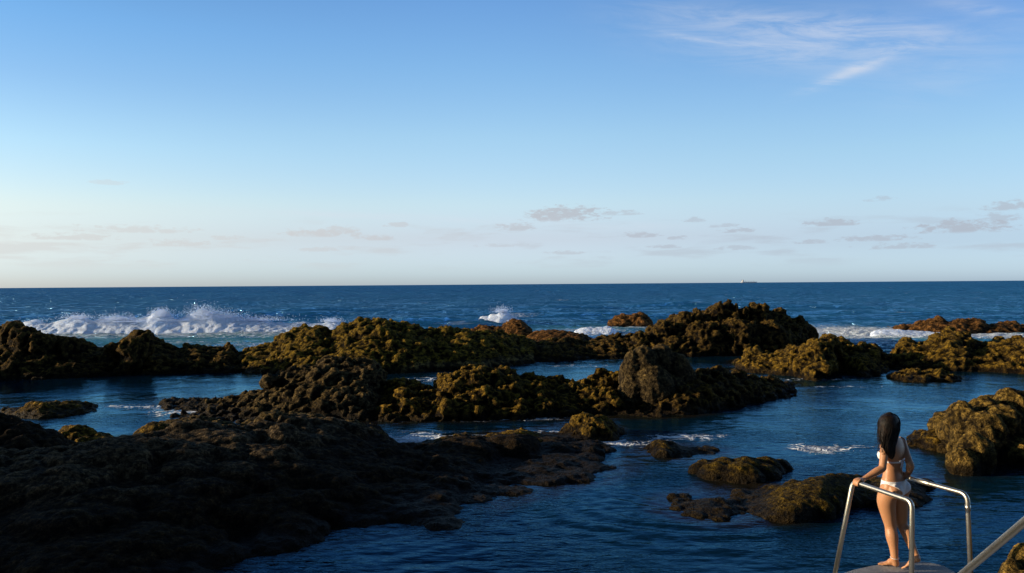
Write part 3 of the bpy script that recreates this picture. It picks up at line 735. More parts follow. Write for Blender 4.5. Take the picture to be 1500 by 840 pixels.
# ------------------------------------------------------------------ breaking waves and spray
def foam_mat():
    m, g = newmat('white_foam')
    P = g.n('ShaderNodeNewGeometry').outputs['Position']
    n1 = g.noise(P, 1.6, 6, .7); n2 = g.noise(P, 7, 4, .7); z = g.xyz(P)[2]
    c = g.ramp(g.m('ADD', n1, g.m('MULTIPLY', n2, .3)), [(.36, (.75, 1.0, 1.25)), (.50, (1.15, 1.3, 1.55)), (.8, (1.3, 1.42, 1.62))])  # foam colours set above white, brightening it beyond the light it receives
    b_ = g.bump(g.m('ADD', n1, n2), 1, .15)
    d1 = g.n('ShaderNodeBsdfDiffuse'); g.l(c, d1.inputs[0]); g.l(b_, d1.inputs[2])
    d2 = g.n('ShaderNodeBsdfTranslucent'); g.l(c, d2.inputs[0])
    mx = g.n('ShaderNodeMixShader'); mx.inputs[0].default_value = .4; g.l(d1.outputs[0], mx.inputs[1]); g.l(d2.outputs[0], mx.inputs[2])
    g.l(mx.outputs[0], g.n('ShaderNodeOutputMaterial').inputs[0])
    return m
FM = foam_mat()
def surf(name, label, prof, D, amp=.3, voxel=.10, thick=1.6, dens=1.0):
    hp = Heap(); x = prof[0][0]
    while x < prof[-1][0]:
        top = at(x, interp(prof, x), D).z
        if top > .1:
            for k in range(5):
                t = k / 5 + random.random() * .2; r = random.uniform(.55, .95) * min(.6, .18 + top * .35)
                zz = top * (1 - t * .85) * random.uniform(.92, 1.06) - r * .75; P0 = at(x + random.uniform(-4, 4), 460, D - thick * t + random.uniform(-.15, .15))
                hp.lump((P0.x, P0.y, zz), (r * random.uniform(1.1, 1.8), r, r * random.uniform(.8, 1.0)), random.uniform(-.5, .5))
                hp.lump((P0.x, P0.y + .3, zz - r), (r * 1.5, r * 1.2, r * 1.6), 0)
        x += random.uniform(2.0, 3.4) / dens
    return finish_rock(name, hp, voxel, FM, label, 'waves breaking beyond the reef', amp, 1.0, 'wave')
w1 = [(34, 478), (50, 469), (62, 473), (85, 472), (100, 466), (120, 464), (135, 470), (150, 468), (175, 467), (195, 470), (215, 466), (228, 460), (236, 456), (245, 463), (262, 467),
      (280, 462), (295, 457), (310, 456), (330, 462), (350, 466), (375, 469), (400, 471), (425, 474), (440, 472), (470, 473), (490, 470), (500, 474), (506, 482)]
surf('breaking_wave', 'long white breaking wave with high spray, beyond the left reef wall', w1, 66)
surf('breaking_wave', 'small white curling crest on a dark swell behind the olive reef', [(700, 467), (708, 464), (722, 462), (735, 457), (745, 459), (752, 465)], 73, .25, .07, .7)
surf('breaking_wave', 'short tumbling wash of foam just left of the lone rounded sea rock', [(848, 483), (856, 478), (870, 480), (888, 479), (893, 477)], 60.5, .12, .09, .8)
surf('breaking_wave', 'low wash of foam along the near side of the farthest right reef', [(1285, 484), (1300, 482), (1320, 483), (1345, 485), (1370, 486), (1390, 488)], 55.5, .12, .09, .8)
def spray(name, label, pts, n, smin=.018, smax=.05):
    V, Fa = np.array([(0, 0, 1), (.94, 0, -.33), (-.47, .82, -.33), (-.47, -.82, -.33)]), np.array([(0, 1, 2), (0, 2, 3), (0, 3, 1), (1, 3, 2)])
    VV = []; FF = []
    for k in range(n):
        cx, cy, sx, sy, D = random.choice(pts)
        th = random.uniform(0, PI); rr = abs(random.gauss(0, .6))
        px = cx + sx * rr * math.cos(th); py = cy - sy * rr * math.sin(th)
        P0 = at(px, py, D + random.gauss(0, .5))
        VV.append(V * random.uniform(smin, smax) + np.array(P0[:])); FF.append(Fa + 4 * k)
    me = mesh_np(name, np.concatenate(VV), np.concatenate(FF), False)
    return tag(link(name, me, FM), label, None, None, 'stuff')
spray('sea_spray', 'fine white spray thrown up over the breaking wave',
      [(236, 461, 9, 7, 66), (238, 463, 14, 7, 66), (300, 464, 26, 11, 66), (296, 463, 16, 13, 66), (310, 465, 38, 9, 66), (170, 469, 30, 8, 66), (115, 467, 20, 6, 66), (330, 466, 30, 9, 66), (380, 470, 40, 6, 66), (735, 458, 12, 7, 73), (487, 472, 14, 5, 66), (270, 470, 160, 8, 65.5), (180, 472, 120, 6, 65.3), (300, 468, 30, 16, 65.6), (236, 464, 16, 9, 65.6)], 26000, .016, .040)


# ------------------------------------------------------------------ concrete landing, stairs, handrails
def tube(points, r, seg=14, cap=True, rend=None):
    pts = [Vector(p) for p in points]; V = []; Fc = []
    n = len(pts); up = Vector((0.12, .05, 1)).normalized(); prev = None
    for k, p in enumerate(pts):
        t = ((pts[min(k + 1, n - 1)] - pts[max(k - 1, 0)])).normalized()
        if prev is None:
            a = t.cross(up)
            if a.length < .2: a = t.cross(Vector((1, 0, 0)))
        else: a = prev - t * prev.dot(t)
        a.normalize(); prev = a; b = t.cross(a)
        rr = r[k] if isinstance(r, (list, tuple)) else r
        for q in range(seg):
            th = 2 * PI * q / seg; V.append(p + (a * math.cos(th) + b * math.sin(th)) * rr)
    for k in range(n - 1):
        for q in range(seg):
            q2 = (q + 1) % seg; Fc.append((k * seg + q, k * seg + q2, (k + 1) * seg + q2, (k + 1) * seg + q))
    if cap: Fc.append(tuple(range(seg))[::-1]); Fc.append(tuple(range((n - 1) * seg, n * seg)))
    return [tuple(v) for v in V], Fc
def round_path(pts, rad=.07, k=8):
    pts = [Vector(p) for p in pts]; out = [pts[0]]
    for i in range(1, len(pts) - 1):
        a, b, c = pts[i - 1], pts[i], pts[i + 1]
        p = b + (a - b).normalized() * rad; q = b + (c - b).normalized() * rad
        for j in range(k + 1):
            t = j / k; out.append(p * (1 - t) ** 2 + b * 2 * t * (1 - t) + q * t * t)
    out.append(pts[-1]); return out
def pipe(name, pts, r, mat, parent=None, rad=.07, loc=Vector((0, 0, 0))):
    V, Fc = tube([Vector(p) - loc for p in round_path(pts, rad)], r)
    return link(name, mesh_np(name, V, Fc), mat, parent, None if parent else loc)
def steel():
    m, g = newmat('brushed_stainless_steel'); P = g.n('ShaderNodeTexCoord').outputs['Object']
    n1 = g.noise(P, 9, 4, .6); n2 = g.noise(P, 60, 3, .6)
    principled(g, g.mix(n1, (.60, .56, .48), (.82, .78, .68)), g.m('ADD', .30, g.m('MULTIPLY', n2, .2)), g.bump(n2, .12, .002), Metallic=1.0)
    return m
ST = steel()
def concrete():
    m, g = newmat('wet_grey_concrete'); P = g.n('ShaderNodeNewGeometry').outputs['Position']
    n1 = g.noise(P, 2.2, 5, .6); n2 = g.noise(P, 38, 4, .7); v = g.vor(P, 60)
    c = g.mix(g.sm(n1, .35, .65), (.17, .18, .20), (.32, .33, .35)); c = g.mix(g.sm(n2, .5, .7), c, (.40, .40, .39))
    z = g.xyz(P)[2]
    c = g.mix(g.sm(z, .45, .1), c, (.03, .032, .02))
    principled(g, c, g.m('ADD', .5, g.m('MULTIPLY', n1, .4)), g.bump(g.m('ADD', n2, g.m('MULTIPLY', v, .5)), .6, .01))
    return m
CN = concrete()
PZ = .8
def prism(name, poly, z0, z1, mat, parent=None, bevel=.025):
    import bmesh
    bm = bmesh.new(); vs = [bm.verts.new((x, y, z1)) for x, y in poly]; f = bm.faces.new(vs)
    r = bmesh.ops.extrude_face_region(bm, geom=[f])
    for v in r['geom']:
        if isinstance(v, bmesh.types.BMVert): v.co.z = z0
    bmesh.ops.recalc_face_normals(bm, faces=bm.faces)
    if bevel: bmesh.ops.bevel(bm, geom=list(bm.edges), offset=bevel, segments=3, affect='EDGES', profile=.6)
    me = bpy.data.meshes.new(name); bm.to_mesh(me); bm.free()
    return link(name, me, mat, parent)
edge = [ground(x, y, PZ) for x, y in ((1228, 841), (1250, 834), (1275, 828.5), (1305, 824), (1340, 821.5), (1362, 823), (1384, 829), (1400, 838), (1406, 846))]
poly = [(p.x, p.y) for p in edge] + [(4.62, 5.2), (3.02, 5.2), (3.12, 7.3)]
o = prism('landing', poly[::-1], -.6, PZ, CN); tag(o, 'grey concrete landing with rounded edge under the woman and the rails', 'landing')
stairs = bpy.data.objects.new('stairs', None); COL.objects.link(stairs); tag(stairs, 'concrete stairs climbing from the landing toward the viewer', 'stairs')
for k in range(7):
    y1 = 5.19 - k * .3
    prism('step', [(3.0, y1), (4.6, y1), (4.6, y1 - .298), (3.0, y1 - .298)], -.6, PZ + .17 * (k + 1), CN, stairs, .012)
prism('upper_floor', [(2.2, 3.08), (6, 3.08), (6, 1.2), (2.2, 1.2)], -.6, PZ + .17 * 8, CN, stairs, .02)

def rail_thing(label, pts, r, collars, rad=.075):
    base = Vector((pts[0][0], pts[0][1], PZ))
    o = pipe('handrail', pts, r, ST, None, rad, base); tag(o, label, 'handrail')
    for P0, zf in ((pts[-1], 1),):
        c = Vector(P0) - base
        if abs(P0[2] - PZ) < .02:
            V, Fc = tube([c + Vector((0, 0, .004)), c + Vector((0, 0, .014)), c + Vector((0, 0, .016))], [.055, .055, .03], 20)
            link('base_plate', mesh_np('base_plate', V, Fc, False), ST, o)
    for a, b in collars:
        a = Vector(a) - base; b = Vector(b) - base
        V, Fc = tube([a, a + (b - a) * .02, b - (b - a) * .02, b], [r * .98, r + .003, r + .003, r * .98], 16)
        link('collar', mesh_np('collar', V, Fc), ST, o)
    return o
RZ = PZ + .95
R1f = ground(1249.5, 705.5, RZ); R1n = ground(1336, 734.5, RZ)
f1 = Vector((R1f.x - .20, R1f.y - .02, PZ)); n1_ = Vector((R1n.x - .012, R1n.y, PZ))
rail_thing('steel handrail left of the woman, her left hand on its far bend', [f1, R1f, R1n, n1_], .0235, [])
R2f = ground(1308, 694, RZ); R2n = ground(1417, 724, RZ)
d = (R2n - R2f)
n2_ = Vector((R2n.x + .035, R2n.y, PZ)); f2 = Vector((R2f.x + .02, R2f.y - .02, PZ))
rail_thing('steel handrail right of the woman, with joint collars', [f2, R2f, R2n, n2_], .0225,
           [(R2f + d * .36, R2f + d * .53), (R2n.lerp(n2_, .11), R2n.lerp(n2_, .17))], .085)
Da = at(1392, 856, 5.95); Db = at(1530, 740, 4.55); dd = (Db - Da)
Dm = Da - dd * .25
rail_thing('steel stair handrail crossing the bottom right corner diagonally', [Vector((Dm.x, Dm.y, PZ)), Vector((Dm.x, Dm.y, Dm.z)), Db + dd * .5, Vector((Db.x + dd.x * .5, Db.y + dd.y * .5, PZ + .17 * 8))], .0245, [])


# ------------------------------------------------------------------ cargo ship on the horizon
def box(name, c, sz, mat, parent, bev=0):
    x, y, z = c; a, b, h = sz
    V = [(x + i * a / 2, y + j * b / 2, z + k * h / 2) for i in (-1, 1) for j in (-1, 1) for k in (-1, 1)]
    Fc = [(0, 1, 3, 2), (4, 6, 7, 5), (0, 4, 5, 1), (2, 3, 7, 6), (0, 2, 6, 4), (1, 5, 7, 3)]
    return link(name, mesh_np(name, V, Fc, False), mat, parent)
def flat(name, c, r=.5):
    m, g = newmat(name); P = g.n('ShaderNodeTexCoord').outputs['Object']
    principled(g, g.mix(g.noise(P, .3, 3), tuple(v * .9 for v in c), tuple(min(1, v * 1.1) for v in c)), r); return m
def ship():
    D = 7000; c = at(1097, 414, D); s_ = D / F
    sh = bpy.data.objects.new('cargo_ship', None); COL.objects.link(sh); sh.location = (c.x, D, 0)
    tag(sh, 'tiny pale cargo ship on the horizon', 'ship')
    hu = flat('hull_paint', (.62, .60, .60)); wh = flat('white_paint', (.9, .85, .78)); dk = flat('dark_paint', (.16, .16, .18))
    Lh = 23 * s_; n = 24; V = []; Fc = []
    for k in range(n + 1):
        t = k / n; x = -Lh / 2 + Lh * t; w = 10 * min(1, (1 - t) * 5) ** .6 * (0.8 + .2 * min(1, t * 8)); top = 7 + 3 * max(0, t - .85) / .15
        V += [(x + 2 * (top / 10) * t ** 8, -w, top), (x, -w * .8, -1), (x, w * .8, -1), (x + 2 * (top / 10) * t ** 8, w, top)]
    for k in range(n):
        a = 4 * k; b = a + 4
        for q in range(4): Fc.append((a + q, b + q, b + (q + 1) % 4, a + (q + 1) % 4))
    Fc += [(3, 2, 1, 0), (4 * n, 4 * n + 1, 4 * n + 2, 4 * n + 3)]
    link('hull', mesh_np('hull', V, Fc, False), hu, sh)
    box('bridge_house', (-Lh * .38, 0, 14), (15, 17, 14), wh, sh); box('bridge', (-Lh * .375, 0, 23), (9, 20, 4), wh, sh)
    box('funnel', (-Lh * .44, 0, 24), (5, 5, 7), dk, sh); box('mast', (-Lh * .37, 0, 29), (1.2, 1.2, 9), wh, sh)
    for k in range(4): box('deck_crane', (-Lh * .2 + Lh * .17 * k, 0, 13), (2.6, 3, 12 if k < 3 else 10), hu if k < 3 else dk, sh)
    for k in range(5): box('hatch', (-Lh * .25 + Lh * .15 * k, 0, 8.2), (14, 13, 2.4), hu, sh)
ship()


# ------------------------------------------------------------------ woman at the rail
def person():
    fw = Vector((-.57, .82, 0)).normalized(); rt = Vector((.82, .57, 0)).normalized(); up = Vector((0, 0, 1))
    O = Vector((4.02, 8.27, PZ))
    Dp = 8.27
    def w(px, py, D): return at(px, py, D)
    heap = Heap()
    def loft(pts, rad, lat=rt, seg=20, sub=5, H=heap):
        pts = [Vector(p) for p in pts]; rad = [(r, r) if not isinstance(r, tuple) else r for r in rad]
        P_, R_ = [], []
        n = len(pts)
        for i in range(n - 1):
            p0, p1, p2, p3 = pts[max(i - 1, 0)], pts[i], pts[i + 1], pts[min(i + 2, n - 1)]
            r0, r1, r2, r3 = rad[max(i - 1, 0)], rad[i], rad[i + 1], rad[min(i + 2, n - 1)]
            for k in range(sub):
                t = k / sub
                cr = lambda a, b, c, d: .5 * ((2 * b) + (c - a) * t + (2 * a - 5 * b + 4 * c - d) * t * t + (3 * b - a - 3 * c + d) * t ** 3)
                P_.append(Vector([cr(p0[q], p1[q], p2[q], p3[q]) for q in range(3)]))
                R_.append([max(.004, cr(r0[q], r1[q], r2[q], r3[q])) for q in range(2)])
        P_.append(pts[-1]); R_.append(list(rad[-1]))
        m = len(P_); V = []; T = []
        for k in range(m):
            t = (P_[min(k + 1, m - 1)] - P_[max(k - 1, 0)]).normalized()
            a = lat - t * lat.dot(t); a.normalize(); b = t.cross(a)
            for q in range(seg):
                th = 2 * PI * q / seg; V.append(P_[k] + a * math.cos(th) * R_[k][0] + b * math.sin(th) * R_[k][1])
        t0 = (P_[0] - P_[1]).normalized(); t1 = (P_[-1] - P_[-2]).normalized()
        V.append(P_[0] + t0 * min(R_[0]) * .5); V.append(P_[-1] + t1 * min(R_[-1]) * .5)
        for k in range(m - 1):
            for q in range(seg):
                q2 = (q + 1) % seg; a_, b_, c_, d_ = k * seg + q, k * seg + q2, (k + 1) * seg + q2, (k + 1) * seg + q
                T += [(a_, b_, c_), (a_, c_, d_)]
        for q in range(seg):
            q2 = (q + 1) % seg; T.append((m * seg, q2, q)); T.append((m * seg + 1, (m - 1) * seg + q, (m - 1) * seg + q2))
        H.V.append(np.array([tuple(v - O) for v in V])); H.F3.append(np.array(T) + H.n); H.n += len(V)
    def ell(c, r, H=heap, yaw=math.atan2(rt.y, rt.x)):
        c = Vector(c) - O; H.lump(tuple(c), r, yaw)
    # torso
    P0 = w(1309.5, 712, Dp)
    loft([w(1311, 727, Dp), w(1310.5, 721, Dp), P0, w(1308.5, 702, Dp), w(1308, 689, Dp + .01), w(1308.5, 677, Dp + .015), w(1309, 665, Dp + .02), w(1309, 655, Dp + .025), w(1308.5, 648, Dp + .03), w(1307, 642.5, Dp + .03), w(1305.5, 634, Dp + .03), w(1304.5, 626, Dp + .035)],
         [(.085, .075), (.135, .10), (.165, .112), (.142, .098), (.116, .082), (.124, .088), (.138, .095), (.150, .086), (.130, .066), (.062, .056), (.048, .052), (.045, .05)], seg=48)
    for s_ in (-1, 1):
        ell(P0 - fw * .050 + rt * s_ * .078 + up * -.028, (.088, .082, .092))
        ell(w(1309, 666, Dp + .02) + fw * .075 + rt * s_ * .064 + up * -.012, (.058, .060, .060))
    # head, with face
    Hc = w(1304.0, 621.5, Dp + .04)
    ell(Hc + up * .01, (.074, .092, .092)); ell(Hc + fw * .022 - up * .045, (.056, .066, .062)); ell(Hc + fw * .060 - up * .085, (.024, .022, .020))
    loft([Hc + fw * .084 + up * .012, Hc + fw * .098 - up * .012, Hc + fw * .106 - up * .030, Hc + fw * .090 - up * .036], [.008, .009, .012, .008], seg=10, sub=3)
    loft([Hc + fw * .086 - up * .058 - rt * .022, Hc + fw * .094 - up * .057, Hc + fw * .086 - up * .058 + rt * .022], [.005, .009, .005], up, seg=10, sub=3)
    for s_ in (-1, 1):
        ell(Hc + rt * s_ * .075 - up * .012, (.010, .020, .030)); ell(Hc + fw * .074 + rt * s_ * .030 + up * .020, (.020, .010, .007))
        ell(Hc + fw * .062 + rt * s_ * .036 - up * .030, (.022, .020, .022))
    # shoulders and arms
    Sc = w(1308.5, 649.5, Dp + .03)
    SL, SR = Sc - rt * .150, Sc + rt * .152
    EL, WL, KL = w(1292.5, 686.5, 8.13), w(1264.5, 702.3, 8.09), w(1255, 704, 8.075)
    ER, WR, KR = w(1333.5, 681.5, 8.17), w(1331, 695.2, 8.27), w(1327.5, 697.2, 8.30)
    for S_, E_, W_ in ((SL, EL, WL), (SR, ER, WR)):
        loft([Sc + (S_ - Sc) * .45, S_, S_.lerp(E_, .25), S_.lerp(E_, .6), E_], [.045, .050, .046, .040, .036], seg=18)
        loft([S_.lerp(E_, .9), E_, E_.lerp(W_, .28), E_.lerp(W_, .7), W_], [.036, .037, .040, .030, (.026, .021)], seg=18)
    # hands closed on the rails
    def hand(Wr, rail_pt, rdir, side, k_s):
        rdir = rdir.normalized(); out = side.normalized(); top = rail_pt + up * .034
        loft([Wr, Wr.lerp(top, .35), Wr.lerp(top, .75) + up * .004, top], [(.026, .020), (.031, .017), (.038, .015), (.036, .013)], rdir, seg=16)
        for i in range(4):
            off = rdir * ((i - 1.5) * .0205); ln = (.95, 1.05, 1.0, .82)[i]
            k0 = top + off; k1 = rail_pt + off + up * .026 * ln + out * .026 * ln; k2 = rail_pt + off + out * .036 - up * .006; k3 = rail_pt + off + out * .024 - up * .026 * ln
            loft([k0 - out * .012, k0 + out * .008, k1, k2, k3], [.0100, .0098, .0092, .0086, .0074], rdir, seg=9, sub=3)
        a = Wr.lerp(top, .4) - rdir * .026 * k_s
        loft([a, a - rdir * .012 * k_s + out * .004 - up * .008, rail_pt - out * .024 - rdir * .030 * k_s + up * .012, rail_pt - out * .020 - rdir * .012 * k_s - up * .020], [.013, .012, .0100, .0085], up, seg=9, sub=3)
    dr1 = (R1n - R1f).normalized(); u1 = Vector((dr1.y, -dr1.x, 0)); u1 = u1 if u1.x < 0 else -u1
    hand(WL, R1f + dr1 * .075, dr1, u1, -1)
    dr2 = (R2n - R2f).normalized(); u2 = -Vector((dr2.y, -dr2.x, 0)); u2 = u2 if u2.x > 0 else -u2
    hand(WR, R2f + dr2 * .14, dr2, u2, -1)
    # legs
    HL = P0 - rt * .082 - up * .035; HR = P0 + rt * .082 - up * .035
    KnL, AnL = w(1304.3, 771, 8.29), w(1310.5, 818.5, 8.235)
    KnR, AnR = w(1321.5, 768, 8.33), w(1342.5, 816, 8.16)
    loft([HL, w(1298.5, 733, 8.26), w(1301, 752, 8.28), KnL, w(1306.5, 786, 8.265), w(1309, 803, 8.25), AnL], [(.090, .098), (.092, .094), (.076, .078), (.056, .058), (.058, .062), (.042, .044), (.033, .036)], seg=44)
    loft([HR, HR.lerp(KnR, .3), HR.lerp(KnR, .65), KnR, KnR.lerp(AnR, .3) - fw * .012, KnR.lerp(AnR, .65), AnR], [(.090, .098), (.086, .090), (.070, .072), (.054, .056), (.056, .060), (.041, .043), (.032, .035)], seg=44)
    # left foot flat on the slab, right foot on its toes
    def foot(heel, toe, An, lift):
        ax = (toe - heel); ln = ax.length; ax.normalize(); sd_ = Vector((-ax.y, ax.x, 0)).normalized()
        inst = heel.lerp(toe, .42)
        loft([An + up * .01, An.lerp(heel, .5) + ax * .012, heel + ax * .03 + up * .030], [.034, .034, .030], sd_, seg=16)
        loft([heel + up * .026 + ax * .012, heel.lerp(toe, .25) + up * .040, inst + up * .040, heel.lerp(toe, .66) + up * .024, heel.lerp(toe, .82) + up * .016],
             [(.027, .024), (.031, .036), (.035, .032), (.041, .021), (.040, .014)], sd_, seg=16)
        loft([An - up * .0, An.lerp(inst + up * .05, .6) , inst + up * .045 + ax * .02], [.033, .032, .026], sd_, seg=14)
        for i in range(5):
            b = heel.lerp(toe, .80) + sd_ * (.030 - i * .0155) + up * .013; l_ = (1, .96, .88, .78, .66)[i] if lift > 0 else (1, .96, .88, .78, .66)[i]
            e = b + ax * (.052 * l_); e.z = PZ + .010
            loft([b, b.lerp(e, .5) + up * .003, e], [(.0105 if i else .013), (.0095 if i else .0125), (.008 if i else .011)], sd_, seg=9, sub=3)
    foot(ground(1317.5, 831.5, PZ), ground(1289, 827, PZ), AnL, 1)
    toeR = ground(1324, 833.5, PZ); heelR = w(1347.5, 821.5, 8.11)
    foot(heelR, toeR, AnR, 1)

    V = np.concatenate(heap.V); Fa = np.concatenate(heap.F3)
    tmp = link('body_raw', mesh_np('body_raw', V, Fa))
    r = tmp.modifiers.new('remesh', 'REMESH'); r.mode = 'VOXEL'; r.voxel_size = .0048; r.use_smooth_shade = True
    sm = tmp.modifiers.new('smooth', 'SMOOTH'); sm.factor = .6; sm.iterations = 7
    me = bpy.data.meshes.new_from_object(tmp.evaluated_get(bpy.context.evaluated_depsgraph_get()))
    bpy.data.objects.remove(tmp)
    me.polygons.foreach_set('use_smooth', np.ones(len(me.polygons), dtype=bool))
    m, g = newmat('tanned_skin'); P = g.n('ShaderNodeTexCoord').outputs['Object']
    n1 = g.noise(P, 9, 4, .6); n2 = g.noise(P, 160, 3, .6)
    principled(g, g.mix(n1, (.54, .255, .120), (.64, .325, .170)), .45, g.bump(n2, .25, .002), Subsurface_Weight=.12, Subsurface_Radius=(.02, .008, .004))
    body = link('person', me, m, None, O)
    tag(body, 'woman with long dark hair in a white bikini, seen from behind, holding the rails', 'person')
    # bikini: patches lifted off the body's own surface
    nv = len(me.vertices); co = np.empty(nv * 3, dtype=np.float32); me.vertices.foreach_get('co', co); co = co.reshape(-1, 3)
    no = np.empty(nv * 3, dtype=np.float32); me.vertices.foreach_get('normal', no); no = no.reshape(-1, 3)
    def dotv(v): return (co @ np.array(v[:]))
    u = dotv(rt) - np.dot(np.array((P0 - O)[:]), np.array(rt[:])); f_ = dotv(fw) - np.dot(np.array((P0 - O)[:]), np.array(fw[:])); h = co[:, 2]
    quads = [tuple(p.vertices) for p in me.polygons]
    mw, gw = newmat('white_fabric'); Pw = gw.n('ShaderNodeTexCoord').outputs['Object']
    principled(gw, gw.mix(gw.noise(Pw, 12, 3), (.90, .91, .95), (.96, .97, 1.0)), .75, gw.bump(gw.noise(Pw, 30, 3), .4, .004), Sheen_Weight=.2)
    def patch(name, mask, off=.004):
        q = [p for p in quads if all(mask[i] for i in p)]
        ids = sorted(set(i for p in q for i in p)); mp_ = {v: k for k, v in enumerate(ids)}
        VV = (co[ids] + no[ids] * off).astype(float)
        ec = {}
        for p in q:
            for a_, b_ in zip(p, p[1:] + p[:1]):
                k_ = (min(mp_[a_], mp_[b_]), max(mp_[a_], mp_[b_])); ec[k_] = ec.get(k_, 0) + 1
        E = np.array([k_ for k_, c_ in ec.items() if c_ == 1]); cnt = np.zeros(len(ids)); np.add.at(cnt, E[:, 0], 1); np.add.at(cnt, E[:, 1], 1)
        bd = cnt > 0
        for _ in range(30):
            acc = np.zeros_like(VV); np.add.at(acc, E[:, 0], VV[E[:, 1]]); np.add.at(acc, E[:, 1], VV[E[:, 0]])
            VV[bd] = .5 * VV[bd] + .5 * acc[bd] / cnt[bd][:, None]
        me2 = mesh_np(name, VV, [tuple(mp_[i] for i in p) for p in q])
        o = link(name, me2, mw, body); s_ = o.modifiers.new('thickness', 'SOLIDIFY'); s_.thickness = .004; s_.offset = -1
        sm_ = o.modifiers.new('smooth', 'SMOOTH'); sm_.iterations = 2
        return o
    au = np.abs(u); hb = h
    wid = np.where(f_ < .0, .020 + 1.12 * (hb - .772), .015 + 1.35 * (hb - .785))
    top_h = .925 - .10 * au * 0
    patch('bikini_bottom', (hb < top_h) & (hb > .772) & (au < np.maximum(wid, .016)) & (au < .2))
    hz = (w(1309, 675.5, Dp) - O).z
    def segd(A_, B_):
        A_ = np.array((A_ - O)[:]); B_ = np.array((B_ - O)[:]); d_ = B_ - A_
        t_ = np.clip((co - A_) @ d_ / (d_ @ d_), 0, 1); return np.linalg.norm(co - A_ - t_[:, None] * d_, axis=1)
    arm = (np.minimum(segd(SL, EL), segd(SR, ER)) < .056) | (np.minimum(segd(EL, WL), segd(ER, WR)) < .056)
    band_ = (np.abs(hb - hz) < .0135) & ~arm & (f_ < .09) & (f_ > -.16)
    cup = (f_ > .055) & ~arm & (np.hypot((au - .062) / .058, (hb - hz - .035) / .056) < 1)
    patch('bikini_top', band_ | cup)
    # bow on the back
    bk = w(1319, 675.3, 8.165) - O
    Hh = Heap(); bw = []
    nrm = (-fw)
    def ribbon(pts, wd):
        V = []; Fc = []
        for k, p in enumerate(pts):
            t = (pts[min(k + 1, len(pts) - 1)] - pts[max(k - 1, 0)]).normalized(); a = t.cross(nrm).normalized()
            V += [tuple(p + a * wd[k]), tuple(p - a * wd[k])]
        for k in range(len(pts) - 1): Fc.append((2 * k, 2 * k + 1, 2 * k + 3, 2 * k + 2))
        return V, Fc
    V, Fc = [], []
    b0 = bk + nrm * .012
    for pts, wd in (([b0, b0 + rt * .03 + up * .022 + nrm * .012, b0 + rt * .062 + up * .022, b0 + rt * .055 + up * .004, b0 + rt * .02], [.005, .011, .011, .010, .005]),
                    ([b0, b0 - rt * .03 + up * .012 + nrm * .012, b0 - rt * .05 + up * .004, b0 - rt * .03 - up * .008, b0], [.005, .010, .010, .009, .005]),
                    ([b0, b0 + up * -.04 + rt * .004 + nrm * .006, b0 + up * -.11 + rt * .006], [.006, .009, .011]),
                    ([b0, b0 + up * -.03 - rt * .014 + nrm * .008, b0 + up * -.075 - rt * .026], [.006, .008, .010])):
        v, f = ribbon(pts, wd); Fc += [tuple(i + len(V) for i in q) for q in f]; V += v
    o = link('bow', mesh_np('bow', V, Fc), mw, body); s_ = o.modifiers.new('thickness', 'SOLIDIFY'); s_.thickness = .004
    o.modifiers.new('sub', 'SUBSURF').levels = 1
    V, Fc = tube([AnL - O + up * .012 + Vector((math.cos(t) * .041, math.sin(t) * .041, .006 * math.sin(t))) for t in np.linspace(0, 2 * PI, 25)], .003, 6)
    link('anklet', mesh_np('anklet', V, Fc), mw, body)
    # eyes
    me_, ge = newmat('dark_eyes'); principled(ge, ge.mix(ge.noise(ge.n('ShaderNodeTexCoord').outputs['Object'], 40, 2), (.02, .012, .008), (.04, .025, .015)), .2)
    for s_ in (-1, 1):
        V_, F_ = ICO2; c_ = Hc - O + fw * .080 + rt * s_ * .030 + up * .012
        link('eye', mesh_np('eye', V_ * .0095 + np.array(c_[:]), F_), me_, body)
    # hair
    hm, gh = newmat('dark_brown_hair'); Ph = gh.n('ShaderNodeTexCoord').outputs['Object']
    mpn = gh.n('ShaderNodeMapping'); gh.l(Ph, mpn.inputs[0]); mpn.inputs['Scale'].default_value = (1, 1, .06)
    st = gh.noise(mpn.outputs[0], 110, 3, .6); st2 = gh.noise(mpn.outputs[0], 30, 2, .6)
    principled(gh, gh.mix(gh.sm(gh.m('ADD', gh.m('MULTIPLY', st, .5), gh.m('MULTIPLY', st2, .5)), .40, .62), (.004, .003, .002), (.026, .015, .009)), .5, gh.bump(st, .9, .006), Specular_IOR_Level=.22)
    hh = Heap()
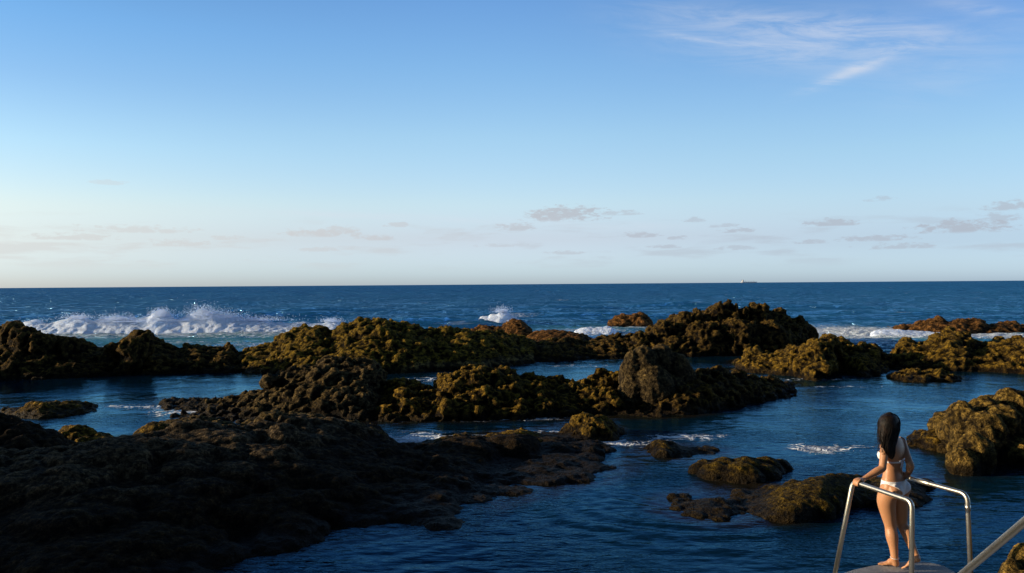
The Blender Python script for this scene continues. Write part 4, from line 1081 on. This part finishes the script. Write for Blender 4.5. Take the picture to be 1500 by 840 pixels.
    rings = [(1303.5, 605.2, .05, .012, .010), (1303.5, 606.5, .045, .045, .045), (1303.2, 611, .04, .085, .082), (1302.5, 619, .02, .112, .100), (1302, 629, .0, .118, .098), (1301.6, 639, -.035, .117, .078), (1302, 648, -.07, .112, .055),
             (1303.5, 656, -.10, .102, .042), (1304.5, 663, -.115, .080, .034), (1305.5, 669, -.12, .048, .022), (1306, 672.5, -.12, .010, .010)]
    pts = [w(px, py, 8.30 + dy) for px, py, dy, a, b in rings]
    loft(pts, [(a, b) for *_, a, b in rings], rt, seg=36, sub=4, H=hh)
    VH = hh.V[0].copy()
    thv = np.arctan2(VH[:, 1], VH[:, 0])
    hair = link('hair', mesh_np('hair', VH, hh.F3[0]), hm, body)
    # strands lying on and leaving the mass
    V, Fc = [], []
    rs = random.Random(3)
    for k in range(620):
        th = rs.uniform(0, 2 * PI); free = rs.random() < .26
        i0 = rs.choice([1, 2, 2, 3, 4]); i1 = rs.choice([8, 9, 10, 10]) if not free else rs.choice([7, 8, 9])
        line = []
        fr_ = rs.uniform(.2, 1.3); dr = rs.gauss(0, .16); ex_ = rs.uniform(1.0, 1.05)
        n = 10
        for q in range(n):
            s_ = i0 + (i1 - i0) * q / (n - 1); i = min(int(s_), len(rings) - 2); t = s_ - i
            c = pts[i].lerp(pts[i + 1], t); a = rings[i][3] * (1 - t) + rings[i + 1][3] * t; b = rings[i][4] * (1 - t) + rings[i + 1][4] * t
            tt = th + dr * q / n
            p = c + (rt * math.cos(tt) * a + fw * math.sin(tt) * b) * ex_
            if free:
                e = (q / (n - 1)) ** 2; p += (Vector((-.075, .0, .010)) * e * fr_ + Vector((.006 * math.sin(q * 1.1 + th * 5), 0, 0)))
            line.append(p - O)
        rr = rs.uniform(.0016, .0036) if not free else .0017
        v, f = tube(line, [rr * (1 - .6 * q / n) for q in range(n)], 4)
        Fc += [tuple(i + len(V) for i in q) for q in f]; V += v
    st_ = link('hair_strands', mesh_np('hair_strands', V, Fc), hm, hair)
    st_['kind'] = 'stuff'
person()
